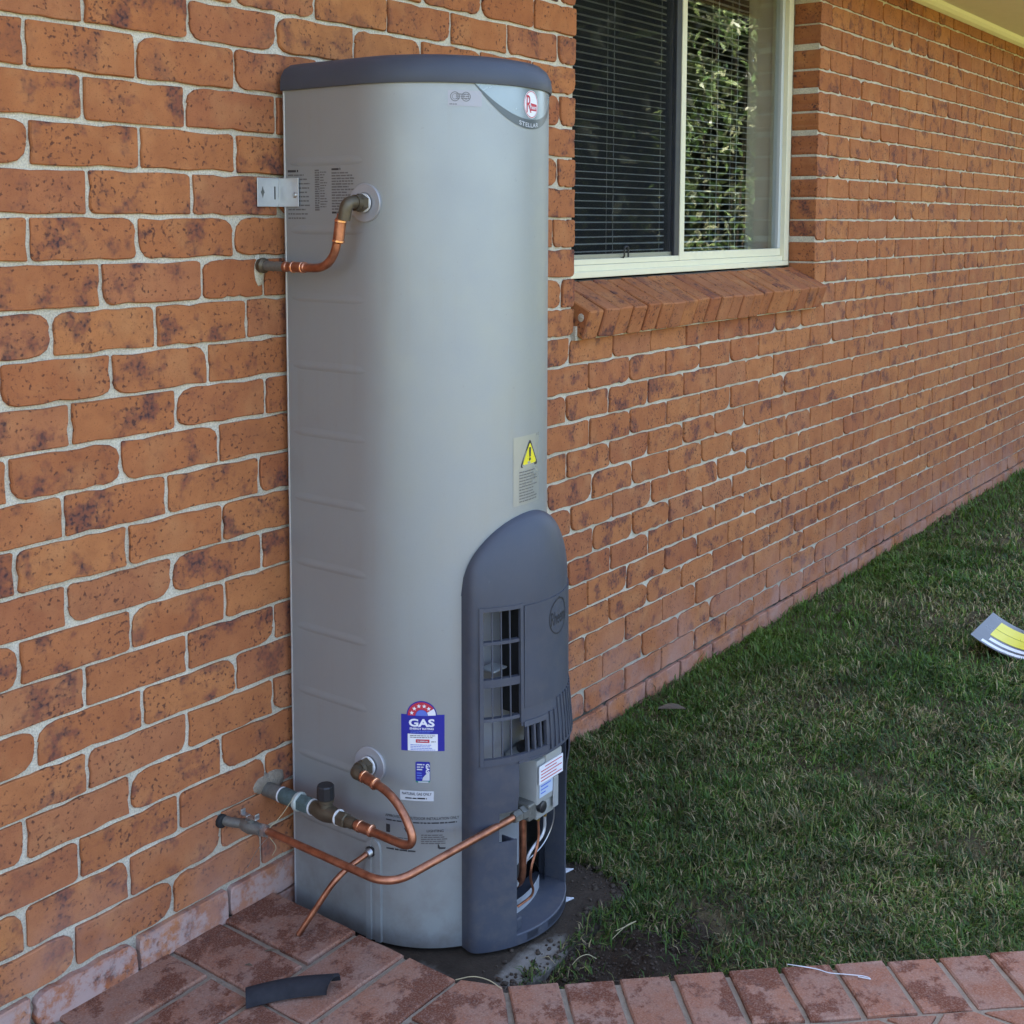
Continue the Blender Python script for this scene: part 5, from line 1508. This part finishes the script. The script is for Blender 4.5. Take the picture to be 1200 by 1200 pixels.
V, F, Cc = lawn(72000, 62000)
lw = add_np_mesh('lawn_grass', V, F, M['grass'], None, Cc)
tag(lw, 'short mixed green and straw coloured lawn grass', 'grass', kind='stuff')

# soil clods on the bare patch (uncountable crumbs)
cl = MB(); rc = random.Random(12)
ico = bmesh.new(); bmesh.ops.create_icosphere(ico, subdivisions=1, radius=1.0); iv = [v_.co.copy() for v_ in ico.verts]; ifc = [tuple(v_.index for v_ in f_.verts) for f_ in ico.faces]; ico.free()
for k in range(1500):
    x = rc.gauss(2.19, 0.20); y = rc.gauss(-0.735, 0.075)
    dn = (x - S0.x) * Nn.x + (y - S0.y) * Nn.y
    if k % 3 == 0:
        x = rc.uniform(1.9, 2.46); y = -0.60 + rc.gauss(0.0, 0.03)
        if rc.random() < 0.4: x = 2.42 + rc.gauss(0, 0.03); y = rc.uniform(-0.62, -0.30)
    dn = (x - S0.x) * Nn.x + (y - S0.y) * Nn.y
    if dn > -0.02: continue
    if y > -0.60 and k % 3: continue
    r = rc.uniform(0.0015, 0.004) if k % 12 else rc.uniform(0.004, 0.008)
    z = float(ground_z(x, y))
    if y > -0.612 and x < 2.45: z = 0.0
    cl.add([(x + v_.x * r * rc.uniform(.7, 1.3), y + v_.y * r * rc.uniform(.7, 1.3), z + r * 0.35 + v_.z * r * rc.uniform(.5, .9)) for v_ in iv], ifc)
o = cl.build('soil_clods', plain('soil', (0.050, 0.036, 0.025), 0.95, 0, 0.4, 0.5, 60), None, True, 80); tag(o, 'loose dark soil crumbs on the bare patch', 'soil', kind='stuff')

# ================================================================== PLANTING ACROSS THE YARD (seen mirrored in the window)
def shrub(name, label, base, height, rx, ry, nleaf, seed, cols, leaf=0.07, zlow=0.25):
    rr = np.random.default_rng(seed); pr_ = random.Random(seed)
    root = thing(name, label, 'shrub', (base[0], base[1], -0.02), 'shrubs across the yard')
    tr_ = MB(); tips = []
    for s_ in range(7):
        a = pr_.uniform(0, 2*PI); t = pr_.uniform(0.5, 1.0)
        p0 = Vector((base[0] + 0.06 * math.cos(a), base[1] + 0.06 * math.sin(a), -0.05))
        p1 = Vector((base[0] + rx * 0.35 * math.cos(a), base[1] + ry * 0.35 * math.sin(a), height * 0.45 * t))
        p2 = Vector((base[0] + rx * 0.8 * math.cos(a) * t, base[1] + ry * 0.8 * math.sin(a) * t, height * (0.6 + 0.38 * t)))
        pts = fillet([p0, p1, p2], 0.5, 6); m_ = len(pts)
        tr_.tube(pts, [0.010 * (1 - 0.85 * i / m_) for i in range(m_)], 7)
        tips.append(p2)
    tr_.build('trunk', M['bark'], root, True)
    # sprays: leaf clusters along short twigs
    nsp = nleaf // 26
    u = rr.uniform(0, 2*PI, nsp); v_ = rr.uniform(-1, 1, nsp); rad = rr.uniform(0.55, 1.0, nsp) ** 0.6
    c = np.stack([base[0] + rx * rad * np.sqrt(1 - v_**2) * np.cos(u), base[1] + ry * rad * np.sqrt(1 - v_**2) * np.sin(u), height * (zlow + (1 - zlow) * (0.5 + 0.5 * v_ * rad))], -1)
    c += rr.normal(0, 0.08, c.shape)
    C_ = np.repeat(c, 26, 0) + rr.normal(0, 0.085, (nsp * 26, 3))
    n = len(C_)
    out = C_ - np.array([base[0], base[1], height * 0.5]); out /= np.linalg.norm(out, axis=1)[:, None]
    d = out * 0.6 + rr.normal(0, 0.6, (n, 3)); d /= np.linalg.norm(d, axis=1)[:, None]
    w = np.cross(d, rr.normal(0, 1, (n, 3))); w /= np.linalg.norm(w, axis=1)[:, None]
    L = rr.uniform(0.6, 1.2, n)[:, None] * leaf; Wd = L * 0.16
    a = C_; m_ = C_ + d * L * 0.5; b = C_ + d * L
    V = np.stack([a, m_ - w * Wd, b, m_ + w * Wd], 1).reshape(-1, 3)
    F = np.arange(n)[:, None] * 4 + np.array([[0, 1, 2, 3]])
    cc = np.array(cols)[rr.integers(0, len(cols), n)] * rr.uniform(0.75, 1.25, n)[:, None]
    add_np_mesh('crown', V, F, M['leaf'], root, np.repeat(cc, 4, 0))
    return root
bright = [(0.17, 0.26, 0.08), (0.24, 0.31, 0.11), (0.10, 0.18, 0.05), (0.36, 0.38, 0.22)]
darkc = [(0.020, 0.032, 0.012), (0.028, 0.042, 0.016), (0.016, 0.024, 0.010)]
shrub('flowering_shrub', 'tall loose shrub with pale narrow leaves catching the sun, mirrored in the right window pane', (12.4, -3.95), 4.4, 0.85, 0.6, 2300, 3, bright, 0.13, 0.10)
shrub('evergreen_tree', 'dark dense evergreen across the yard mirrored behind the pale shrub', (20.6, -9.0), 9.0, 3.4, 2.2, 26000, 4, darkc, 0.50, 0.05)
shrub('evergreen_tree', 'dark dense evergreen across the yard mirrored in the left window pane', (15.0, -8.6), 9.0, 3.2, 2.2, 26000, 5, darkc, 0.50, 0.05)
